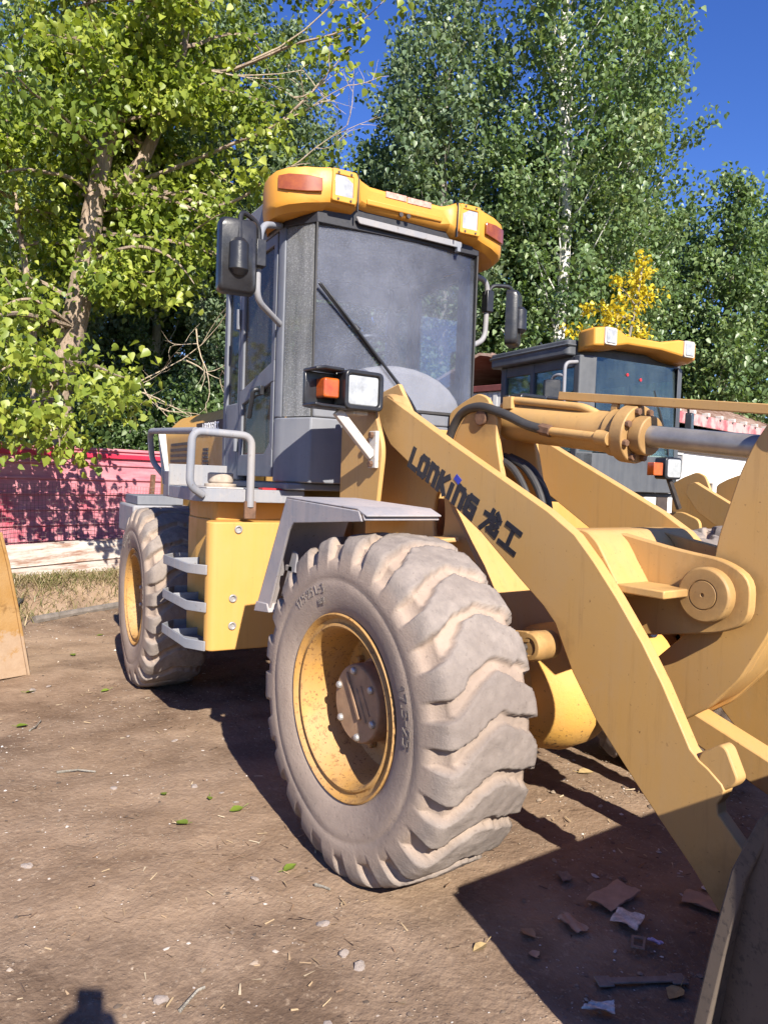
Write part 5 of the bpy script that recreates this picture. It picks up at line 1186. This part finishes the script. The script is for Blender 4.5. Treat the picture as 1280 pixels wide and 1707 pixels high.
def leaves_on(pts, n, sp, ti):
    for j in range(n):
        t = .25+.75*rnd.random(); i = min(5, int(t*6)); p = pts[i].lerp(pts[i+1], t*6-i)
        cl.append(p+Vector((rnd.gauss(0, sp), rnd.gauss(0, sp), rnd.gauss(-.05, sp)))); tints.append(min(1, max(0, ti+rnd.gauss(0, .15))))
for path, i0, n in hosts:
    sp_ = smooth(path, 5)
    for i in range(n):
        f = .34+.66*(i+rnd.random())/n if path is main else .15+.85*rnd.random(); p = sp_[min(len(sp_)-1, int(f*(len(sp_)-1)))]
        a = rnd.uniform(0, 6.283); d = Vector((math.cos(a), math.sin(a), rnd.uniform(-.05, .75))).normalized(); L = rnd.uniform(1.0, 2.7)*(1.0 if path is not slim else .5)
        pts = limb(p, d, L, .07, .035); ti = rnd.uniform(.3, .8); leaves_on(pts, int(5+L*4), .17, ti)
        for q in range(2):
            s0 = pts[rnd.randint(2, 4)]; a2 = a+rnd.uniform(-1.1, 1.1); leaves_on(limb(s0, Vector((math.cos(a2), math.sin(a2), rnd.uniform(-.2, .5))).normalized(), L*.5, .10, .015), int(3+L*2), .15, ti)
# long limbs reaching right, low boughs hanging over the fence
for path, nlv in (([pp(94,640,.2), pp(60,600,1.5), pp(30,570,2.6), pp(0,560,3.4), pp(-40,560,4.0), pp(-80,570,4.4), pp(-120,585,4.6)], 16), ([pp(118,540,.3), pp(40,520,1.6), pp(0,520,2.8), pp(-40,530,3.6), pp(-80,545,4.2), pp(-120,560,4.6), pp(-150,570,4.8)], 14), ([pp(232,300,0), pp(300,275,.2), pp(370,245,.4), pp(440,215,.5), pp(490,170,.6), pp(525,130,.6), pp(560,90,.6)], 16), ([pp(288,120,0), pp(350,130,.3), pp(410,110,.5), pp(470,85,.6), pp(530,70,.7), pp(580,45,.7), pp(612,15,.7)], 15),
                  ([pp(225,310,0), pp(290,330,.4), pp(340,345,.7), pp(390,330,.9), pp(430,300,1.0), pp(470,280,1.0), pp(500,275,1.0)], 15), ([pp(100,610,.2), pp(90,600,1.2), pp(70,590,2.4), pp(45,590,3.2), pp(20,600,3.7), pp(0,610,4.0), pp(-20,630,4.2)], 26),
                  ([pp(105,590,.2), pp(120,600,1.2), pp(140,600,2.3), pp(160,605,3.1), pp(175,612,3.6), pp(190,618,4.0), pp(205,622,4.2)], 17), ([pp(94,660,.2), pp(80,660,1.2), pp(60,665,2.3), pp(50,670,3.0), pp(40,680,3.5), pp(30,685,3.8), pp(25,692,4.0)], 22),
                  ([pp(94,665,.2), pp(92,670,1.2), pp(88,685,2.1), pp(90,700,2.8), pp(95,718,3.2), pp(98,726,3.5), pp(98,736,3.6)], 12), ([pp(130,640,.2), pp(140,650,1.2), pp(155,655,2.2), pp(170,660,3.0), pp(182,665,3.5), pp(190,672,3.8), pp(196,680,4.0)], 8),
                  ([pp(118,540,.3), pp(90,520,.8), pp(60,500,1.1), pp(40,495,1.3), pp(15,500,1.4), pp(-10,515,1.4), pp(-30,530,1.4)], 12), ([pp(135,440,.3), pp(175,420,.8), pp(215,410,1.1), pp(250,415,1.3), pp(280,430,1.4), pp(300,450,1.4), pp(315,470,1.4)], 12), ([pp(150,330,.3), pp(110,300,.9), pp(70,290,1.2), pp(30,285,1.4), pp(0,290,1.5), pp(-30,300,1.5), pp(-60,310,1.5)], 16)):
    tr_.tube(smooth(path, 3), [.045-.04*i/18 for i in range(19)], 6, False); leaves_on(path, nlv, .2, .62)
tr_.build('trunk', 'bark_tan', NT_)
P = clumps(cl, 17, .16, .8); m_ = len(P)
leafmesh('crown', P, tilted_normals(m_, .25, .35), .115, np.clip(np.repeat(np.array(tints), 17)+RNG.normal(size=m_)*.14, 0, 1), 'leaf_near', NT_, .95)
tw = MB()
def twig(o, d, L, r, dep):
    pts = []; p = Vector(o); dd = Vector(d).normalized()
    for i in range(6): pts.append(p.copy()); p = p+dd*L/5; dd = (dd+Vector((rnd.gauss(0, .14), rnd.gauss(0, .14), rnd.gauss(.02, .12)))).normalized()
    tw.tube(pts, [r*(1-.7*i/5) for i in range(6)], 5, False)
    if dep:
        for i in range(3): twig(pts[rnd.randint(1, 5)], dd+Vector((rnd.gauss(0, .6), rnd.gauss(0, .6), rnd.gauss(0, .6))), L*.5, r*.5, dep-1)
for a, b in (((400,110),(620,10)), ((470,170),(545,160)), ((440,215),(560,150)), ((430,300),(570,230)), ((300,120),(480,160))):
    A0 = pp(*a, .6); twig(A0, pp(*b, .8)-A0, (pp(*b, .8)-A0).length, .018, 2)
tw.build('bare_twigs', 'twig_pale', NT_)
# dead pale branches lying in the shrubs behind the fence
DB = thing('dead_branch', 'pale leafless branch sprawling in the shrubs above the fence', 'branch'); DB.location = (*at(300, 13.2), 0)
tw = MB(); ob = Vector(DB.location)
def wp_(px, py, dep): x, y = at(px, dep); return Vector((x, y, 1.5+(797+.035*(px-300)-py)*dep/1242.93))-ob
for a, b in (((190,668),(375,560)), ((230,650),(265,700)), ((215,660),(330,690)), ((300,610),(370,640)), ((175,690),(240,640)), ((320,560),(335,690)), ((262,690),(350,720))):
    A0 = wp_(*a, 13.2); B0 = wp_(*b, 13.0); twig(A0, B0-A0, (B0-A0).length*.95, .014, 2)
tw.build('boughs', 'twig_pale', DB)
# yellow-leaved young tree behind the second loader
YT = thing('yellow_sapling', 'small tree with bright yellow leaves rising behind the second loader\'s cab', 'tree'); YT.location = (*at(1020, 10.5), 0.1)
ys_ = MB(); cl = []
def yp(px, py): x, y = at(px, 10.5); return Vector((x, y, 1.5+(822-py)*10.5/1242.93))-Vector(YT.location)
tp_ = [Vector((0, 0, -.2)), yp(1025,700), yp(1030,600), yp(1042,520), yp(1052,440)]; ys_.tube(smooth(tp_, 4), [.04-.033*i/16 for i in range(17)], 7)
for a, b, n in (((1028,590),(945,560),22), ((1035,545),(965,525),20), ((1040,520),(1000,495),14), ((1045,500),(1060,460),20), ((1030,600),(1058,555),20), ((1046,480),(1052,440),12), ((1030,580),(985,540),18), ((1040,530),(1062,500),12)):
    A0, B0 = yp(*a), yp(*b); B0 += fh*-random.uniform(-.4, .4); ys_.tube([A0, A0.lerp(B0, .5)+Vector((0,0,.03)), B0], [.014, .009, .004], 5, False)
    for j in range(n): cl.append(A0.lerp(B0, .15+.9*random.random())+Vector((random.gauss(0,.06), random.gauss(0,.06), random.gauss(0,.06))))
ys_.build('trunk', 'bark_grey', YT); P = clumps(cl, 9, .05); m_ = len(P); leafmesh('crown', P, tilted_normals(m_), .06, RNG.uniform(0, 1, m_), 'leaf_yellow', YT)

# ------------------------------------------------------------------ things lying on the dirt
def ground_at(px, py):
    """where a sight line from the yard survey meets the dirt"""
    d = (fwd+r2*0)*1.0; d = fwd+r2*((px-640)/1242.93)-u2*((py-853.5)/1242.93); t = (CAMP.z-.07)/-d.z
    for i in range(4): q = CAMP+d*t; t = (CAMP.z-gz(q.x, q.y))/-d.z
    q = CAMP+d*t; return q.x, q.y
def flat(name, label, cat, m, corners, th=.002, curl=0, group=None, hole=None):
    pts = [ground_at(*p) for p in corners]; cx = sum(p[0] for p in pts)/len(pts); cy = sum(p[1] for p in pts)/len(pts)
    mb = MB()
    if hole:
        out = [(x-cx, y-cy) for x, y in pts]; mb.holed(out, [(x*hole, y*hole) for x, y in out], 'z', 0, th)
    elif curl:      # a crumpled sheet: grid over the quad with uneven height
        A, B, C, Dd = [Vector((x-cx, y-cy, 0)) for x, y in pts[:4]]; n = 8; rr = random.Random(len(label)); vs = []
        for d in (th, 0):
            for i in range(n+1):
                for j in range(n+1):
                    a, b = i/n, j/n; p = A.lerp(B, a).lerp(Dd.lerp(C, a), b); vs.append(p+Vector((rr.uniform(-1,1)*curl*.3, rr.uniform(-1,1)*curl*.3, d+curl*abs(math.sin(a*5+b*3))+rr.uniform(0,curl)*.5)))
        k = (n+1)**2; fs = []
        for i in range(n):
            for j in range(n):
                a = i*(n+1)+j; fs += [(a, a+n+1, a+n+2, a+1), (k+a, k+a+1, k+a+n+2, k+a+n+1)]
        mb.add(vs, fs)
    else: mb.prism([(x-cx, y-cy) for x, y in pts], 'z', 0, th)
    o = mb.build(name, m, None, 0); z = max(gz(x, y) for x, y in pts+[(cx, cy)]); o.location = (cx, cy, z+.012)
    return tag(o, label, cat, group)
flat('cardboard_piece', 'brown cardboard sheet lying in the bucket\'s shadow, behind the silver wrapper', 'cardboard', 'card', [(975,1510),(1028,1478),(1068,1497),(1018,1530)], .004, .008)
flat('cardboard_piece', 'grey brown board scrap half under the lift arm', 'cardboard', 'card', [(1142,1492),(1196,1508),(1210,1535),(1135,1510)], .004, .006)
flat('foil_wrapper', 'crumpled silver grey wrapper on the dark dirt', 'wrapper', 'paper', [(1016,1545),(1030,1522),(1074,1538),(1060,1562)], .002, .008)
flat('gasket_plate', 'small square gasket with a square hole, next to the silver wrapper', 'gasket', 'gasket', [(1050,1588),(1052,1566),(1076,1570),(1073,1593)], .003, 0, None, .66)
flat('plastic_strip', 'short lilac plastic strip right of the square gasket', 'plastic scrap', 'lilac_plastic', [(1077,1573),(1086,1572),(1106,1582),(1098,1584)], .003, .003)
sx, sy = ground_at(1068,1640); mb = MB().box((-.10,-.012,0), (.10,.012,.006)); mb.box((-.13,-.022,.0), (-.085,.022,.005)); mb.box((.085,-.022,0), (.13,.022,.005))
o = mb.build('metal_bracket', 'gasket', None, .002); o.location = (sx, sy, gz(sx, sy)+.008); o.rotation_euler = (0, 0, R_(60)); tag(o, 'slim metal bracket with widened ends on the shaded dirt', 'bracket')
flat('torn_paper', 'torn pinkish paper scrap left of the silver wrapper', 'paper', 'card', [(928,1537),(945,1530),(982,1560),(960,1566)], .002, .006)
flat('torn_paper', 'pale paper rag at the bottom edge below the metal bracket', 'paper', 'paper', [(968,1690),(985,1682),(1022,1684),(1024,1702)], .002, .006)
flat('foam_scrap', 'small white foam scrap near the cardboard\'s far corner', 'scrap', 'gasket', [(925,1462),(945,1462),(955,1473),(938,1478)], .004, .004)
def leaf_at(px, py, size, m, label, name='fallen_leaf', group=None, rz=None):
    x, y = ground_at(px, py); rr = random.Random(px*7+py); mb = MB(); s = size
    out = [(0,-.55),(.30,-.30),(.42,.05),(.22,.35),(0,.62),(-.22,.35),(-.42,.05),(-.30,-.30)]
    top = [(a*s, b*s, .012*s/.06*(abs(a)*1.4+rr.random()*.3)) for a, b in out]; c = (0, 0, .0)
    vs = [c]+top+[(0, 0, -.001)]+[(a, b, d-.001) for a, b, d in top]
    fs = [(0, 1+i, 1+(i+1) % 8) for i in range(8)]+[(9, 10+(i+1) % 8, 10+i) for i in range(8)]
    mb.add(vs, fs); mb.tube([(0,-.55*s,.004), (.05*s,-1.0*s,.012)], .0012, 4)
    o = mb.build(name, m, None); o.location = (x, y, gz(x, y)+.007); o.rotation_euler = (rr.uniform(-.15,.15), rr.uniform(-.15,.15), rr.uniform(0,6.28) if rz is None else rz)
    return tag(o, label, 'leaf', group)
for a in ((395,1352,.055,'leaf_fallen','bright green leaf on the dirt, nearest to the front tyre'),(304,1375,.055,'leaf_fallen','green leaf with a stalk left of the one by the front tyre'),(273,1326,.035,'leaf_fallen','small green leaf beyond the one with a stalk'),(350,1333,.03,'leaf_fallen','tiny green leaf between two larger green leaves'),
          (37,1212,.06,'leaf_fallen','green leaf by a twig, lying beyond the left bucket\'s foot'),(176,1153,.05,'leaf_fallen','green leaf just left of the rear tyre'),(50,1155,.05,'leaf_fallen','green leaf beside the left bucket'),(122,1093,.06,'leaf_fallen','green leaf midway between the left bucket and the rear tyre'),(168,1060,.06,'leaf_fallen','green leaf near the end of the weathered pole'),(483,1450,.05,'leaf_fallen','yellow green leaf at the foot of the front tyre'),
          (800,1583,.045,'dry_leaf','small dry leaf in the bucket\'s shadow, by its edge'),(975,1290,.07,'dry_leaf','pale dry leaf under the lift arm, behind the front tyre'),(880,1560,.05,'hub_brown','curled brown leaf in the middle of the bucket\'s shadow'),(1125,1660,.06,'dry_leaf','large yellowed leaf close to the bucket\'s edge'),(890,1595,.04,'card','reddish dry leaf in the bucket\'s shadow')): leaf_at(*a)
def stone_mesh(seed):
    rr = random.Random(seed); bm = bmesh.new(); bmesh.ops.create_icosphere(bm, subdivisions=2, radius=1)
    for v in bm.verts: v.co = v.co*(1+.35*rr.uniform(-1, 1)*.6); v.co.z *= .55
    me = bpy.data.meshes.new('stone'); bm.to_mesh(me); bm.free(); me.materials.append(MATS['stone']); return me
SM = [stone_mesh(i) for i in range(5)]
def stone(x, y, s, label, i):
    o = bpy.data.objects.new('stone', SM[i % 5]); COL.objects.link(o); o.location = (x, y, gz(x, y)+s*.12); o.scale = (s, s*random.uniform(.6, 1), s*random.uniform(.5, .9)); o.rotation_euler = (random.uniform(-.3,.3), random.uniform(-.3,.3), random.uniform(0, 6.28))
    return tag(o, label, 'stone', 'loose stones on the dirt')
for i, (px, py, s, lab) in enumerate(((538,1541,.035,'flat grey stone below the front tyre, largest there'),(573,1590,.022,'grey stone at the bottom, below the largest flat one'),(600,1612,.03,'long flat grey stone at the bottom edge of the sunlit dirt'),(394,1338,.02,'small white stone beside the bright green leaf'),(370,1322,.018,'white chip above the bright green leaf'),(425,1465,.022,'grey stone left of the front tyre\'s foot'),(325,1312,.03,'pale flat stone among the leaves'),(214,1228,.02,'pale stone in the middle of the sunlit dirt'),(82,1145,.04,'grey stone by the foot of the left bucket'),(268,1668,.03,'half buried pale stone right of the photographer\'s shadow'),(290,1236,.03,'flat tan stone toward the rear tyre'),(55,1152,.05,'whitish stone next to the left bucket'),(190,1315,.03,'pale broken stone on the left half of the dirt'),(45,1445,.03,'pale splinter shaped stone at the left'),(545,1710,.02,'pale stone at the bottom edge'))):
    stone(*ground_at(px, py), s*.68, lab, i)
# gravel, twigs and litter too small to count
def gravel():
    rr = np.random.default_rng(5); n = 60000
    ico = np.array([(0,0,1),(.9,0,.3),(.28,.85,.3),(-.73,.53,.3),(-.73,-.53,.3),(.28,-.85,.3)]); fc = np.array([(0,1,2),(0,2,3),(0,3,4),(0,4,5),(0,5,1)])
    w0 = rr.random(n); x = 1.9-9.2*w0**1.5; y = rr.uniform(-2.7, 1.5+1.2*w0, n)
    keep = np.sin(x*1.7+y)+np.sin(y*2.3-x*.8)+np.sin(x*5+y*4.1)*.6+rr.normal(size=n)*.9 > .1; x, y = x[keep], y[keep]; n = len(x)
    s = np.clip(rr.lognormal(-5.85, .65, n), .0012, .02)[:, None]; a = rr.uniform(0, 6.28, n)[:, None]
    p = ico[None]*rr.uniform(.55, 1.35, (n, 6, 3)); px_, py_, pz_ = p[..., 0]*s, p[..., 1]*s*.75, p[..., 2]*s*.62
    V = np.stack([px_*np.cos(a)-py_*np.sin(a)+x[:, None], px_*np.sin(a)+py_*np.cos(a)+y[:, None], pz_+hgt(x, y)[:, None]-s*.08], -1).reshape(-1, 3)
    F = (np.arange(n)[:, None, None]*6+fc[None]).reshape(-1, 3)
    me = bpy.data.meshes.new('gravel'); me.vertices.add(len(V)); me.vertices.foreach_set('co', V.astype(np.float32).ravel()); me.loops.add(F.size); me.loops.foreach_set('vertex_index', F.astype(np.int32).ravel())
    me.polygons.add(len(F)); me.polygons.foreach_set('loop_start', np.arange(len(F), dtype=np.int32)*3); me.update(calc_edges=True)
    me.materials.append(MATS['gravel_mix']); o = bpy.data.objects.new('gravel', me); COL.objects.link(o); tag(o, kind='stuff')
m, nt, out = mat_new('gravel_mix'); gi = nt.nodes.new('ShaderNodeNewGeometry')
finish(nt, out, ramp(nt, gi.outputs['Random Per Island'], [(0, (.08, .058, .043)), (.3, (.18, .13, .095)), (.55, (.26, .20, .145)), (.75, (.36, .28, .21)), (.93, (.46, .41, .37)), (1, (.66, .62, .58))]), .9); MATS['gravel_mix'] = m
gravel()
m, nt, out = mat_new('straw_mix'); gi = nt.nodes.new('ShaderNodeNewGeometry')
finish(nt, out, ramp(nt, gi.outputs['Random Per Island'], [(0, (.08, .05, .035)), (.4, (.24, .15, .09)), (.8, (.42, .31, .18)), (1, (.52, .43, .30))]), .9); MATS['straw_mix'] = m
def straw():
    rr = np.random.default_rng(9); mb = MB(); rs = random.Random(4)
    for i in range(3600):
        x = rs.uniform(-6.5, 1.7); y = rs.uniform(-2.5, 2)
        if math.sin(x*2.3+1)+math.sin(y*2.9+x) + rs.gauss(0, .7) < .2: continue
        a = rs.uniform(0, 6.28); L = rs.uniform(.012, .05); w = rs.uniform(.0012, .004); dx, dy = math.cos(a)*L, math.sin(a)*L; z = gz(x, y)+.005
        mb.add([(x-dy*w/L, y+dx*w/L, z), (x+dy*w/L, y-dx*w/L, z), (x+dx+dy*w/L*.3, y+dy-dx*w/L*.3, z+rs.uniform(-.002, .008)), (x+dx-dy*w/L*.3, y+dy+dx*w/L*.3, z+.003)], [(0,1,2,3)])
    tag(mb.build('straw_litter', 'straw_mix', None, keep=True), kind='stuff')
straw()
for k, pts in enumerate(([(50,1220),(60,1214),(69,1203)], [(525,1478),(540,1482),(550,1486)], [(300,1690),(315,1672),(330,1655),(342,1650)], [(95,1290),(130,1286),(160,1289)])):
    P = [ground_at(*p) for p in pts]; mb = MB().tube([(x, y, gz(x, y)+.008) for x, y in P], [.006]+[.004]*(len(P)-1), 5); o = mb.build('twig', 'bark_grey')
    tag(o, ['dark twig beside the leaf at the left edge', 'short dark stick in the middle of the dirt', 'thin crooked twig at the bottom edge', 'pale thin straw stalk left of centre'][k], 'twig')
def dry_grass():
    rs = np.random.default_rng(6); n = 15000; u = rs.uniform(-2.5, 3.6, n); s = np.where(rs.random(n) < .62, rs.normal(1.5, .38, n), np.where(rs.random(n) < .3, rs.normal(3.7, .22, n), rs.uniform(1.6, 3.6, n))); keep = (s > .45) & (s < 4.3) & (np.sin(u*3.1+s*2)+np.sin(u*1.7-s*3.3)+rs.normal(size=n)*.7 > -.7); u, s = u[keep], s[keep]; n = len(u)
    x = FP.x+FD.x*u+FN.x*s; y = FP.y+FD.y*u+FN.y*s; z = hgt(x, y)
    L = rs.uniform(.03, .15, n); a = rs.uniform(0, 6.28, n); lean = rs.uniform(.5, 2.6, n); w = rs.uniform(.003, .007, n)
    dx, dy = np.cos(a)*L*lean, np.sin(a)*L*lean; px_, py_ = -np.sin(a)*w, np.cos(a)*w
    V = np.stack([np.stack([x-px_, y-py_, z-.01], 1), np.stack([x+px_, y+py_, z-.01], 1), np.stack([x+dx*.5+px_*.7, y+dy*.5+py_*.7, z+L*.75], 1), np.stack([x+dx*.5-px_*.7, y+dy*.5-py_*.7, z+L*.75], 1), np.stack([x+dx, y+dy, z+L*(1.1-.5*lean).clip(.15)], 1)], 1).reshape(-1, 3)
    F = []
    for i in range(n): F += [[5*i, 5*i+1, 5*i+2, 5*i+3], [5*i+3, 5*i+2, 5*i+4]]
    me = bpy.data.meshes.new('dry_grass'); me.from_pydata(V.tolist(), [], F); at_ = me.attributes.new('tint', 'FLOAT', 'FACE'); at_.data.foreach_set('value', np.repeat(np.where(rs.random(n) < .35, rs.uniform(0, .25, n), rs.uniform(.25, 1, n)), 2).astype(np.float32))
    me.materials.append(MATS['dry_grass']); o = bpy.data.objects.new('dry_grass', me); COL.objects.link(o); tag(o, kind='stuff')
dry_grass()

# ------------------------------------------------------------------ the photographer, whose shadow lies on the dirt
def person():
    base = CAMP-fh*.52+rh*.06; gx, gy = base.x, base.y; g0 = gz(gx, gy)
    T = thing('person', 'person in dark clothes holding up a phone, casting the shadow at the bottom edge', 'person', (gx, gy, g0), math.atan2(fh.y, fh.x))
    ph = Vector((CAMP.x, CAMP.y, CAMP.z)); loc = Matrix.Translation((gx, gy, g0)) @ Matrix.Rotation(math.atan2(fh.y, fh.x), 4, 'Z'); inv = loc.inverted(); pc_ = inv @ (ph-fh*.012)
    J = [('pel',(0,0,.95),.13,None),('waist',(.0,0,1.08),.125,'pel'),('chest',(.0,0,1.28),.15,'waist'),('neck',(.02,0,1.42),.06,'chest'),('head0',(.035,0,1.49),.075,'neck'),('head',(.045,0,1.555),.092,'head0'),('crown',(.035,0,1.61),.07,'head')]
    for s, n in ((1,'l'),(-1,'r')):
        J += [('sh'+n,(.0,s*.18,1.37),.065,'chest'),('el'+n,(.16,s*.25,1.20),.045,'sh'+n),('wr'+n,(pc_.x-.06,pc_.y+s*.075,pc_.z-.10),.028,'el'+n),('pa'+n,(pc_.x-.02,pc_.y+s*.055,pc_.z-.055),.027,'wr'+n),
              ('hip'+n,(0,s*.095,.88),.098,'pel'),('kn'+n,(.02,s*.11,.49),.062,'hip'+n),('an'+n,(-.01,s*.12,.10),.045,'kn'+n),('toe'+n,(.14,s*.13,.035),.035,'an'+n)]
        for k in range(4):
            J += [('f%d%s' % (k, n),(pc_.x+.004,pc_.y+s*(.052-.0),pc_.z-.035-k*.018),.0088,'pa'+n),('g%d%s' % (k, n),(pc_.x-.002+.014,pc_.y+s*.030,pc_.z-.036-k*.018),.0075,'f%d%s' % (k, n))]
        J += [('t'+n,(pc_.x-.028,pc_.y+s*.035,pc_.z-.06),.010,'pa'+n),('u'+n,(pc_.x-.026,pc_.y+s*.018,pc_.z-.045),.008,'t'+n)]
    J = [(a, (b[0], b[1], b[2]*(.90 if a[:2] not in ('wr','pa') and a[0] not in 'fgtu' else 1)), c, d) for a, b, c, d in J]
    ix = {j[0]: i for i, j in enumerate(J)}
    me = bpy.data.meshes.new('body'); me.from_pydata([j[1] for j in J], [(ix[j[3]], ix[j[0]]) for j in J if j[3]], [])
    o = bpy.data.objects.new('body', me); COL.objects.link(o); o.parent = T; sk = o.modifiers.new('skin', 'SKIN'); me.skin_vertices.new() if not me.skin_vertices else None
    for i, j in enumerate(J): me.skin_vertices[0].data[i].radius = (j[2], j[2])
    me.skin_vertices[0].data[0].use_root = True; ss = o.modifiers.new('sub', 'SUBSURF'); ss.levels = ss.render_levels = 2
    me.materials.append(MATS['skin_cloth'])
    hb = MB().lathe([(0,1.508),(.05,1.50),(.085,1.47),(.100,1.42),(.098,1.385),(.09,1.385)], (.03,0,0), 'z', 20); hb.build('hair', 'hair', T)
    p_ = thing('phone', 'black phone held upright in both hands by the person in the dark jacket', 'phone', loc @ pc_, math.atan2(fh.y, fh.x))
    q = MB().prism(rpoly([(-.037,-.120),(.037,-.120),(.037,.040),(-.037,.040)], .009), 'x', -.008, .0).build('phone_body', 'phone_black', p_, .002)
m, nt, out = mat_new('skin_cloth'); tc = nt.nodes.new('ShaderNodeTexCoord'); sx_ = nt.nodes.new('ShaderNodeSeparateXYZ'); nt.links.new(tc.outputs['Object'], sx_.inputs[0])
hi = ramp(nt, sx_.outputs['Z'], [(0, 0), (1, 1)]); g1 = nt.nodes.new('ShaderNodeMath'); g1.operation = 'GREATER_THAN'; g1.inputs[1].default_value = 1.29; nt.links.new(sx_.outputs['Z'], g1.inputs[0])
g2 = nt.nodes.new('ShaderNodeMath'); g2.operation = 'GREATER_THAN'; g2.inputs[1].default_value = .37; nt.links.new(sx_.outputs['X'], g2.inputs[0])
g3 = nt.nodes.new('ShaderNodeMath'); g3.operation = 'MAXIMUM'; nt.links.new(g1.outputs[0], g3.inputs[0]); nt.links.new(g2.outputs[0], g3.inputs[1])
finish(nt, out, mix(nt, g3.outputs[0], (.035, .04, .055), (.50, .30, .21)), .8, 0, noise(nt, 40, 4, .6, tc.outputs['Object']), .2, .004); MATS['skin_cloth'] = m
person()
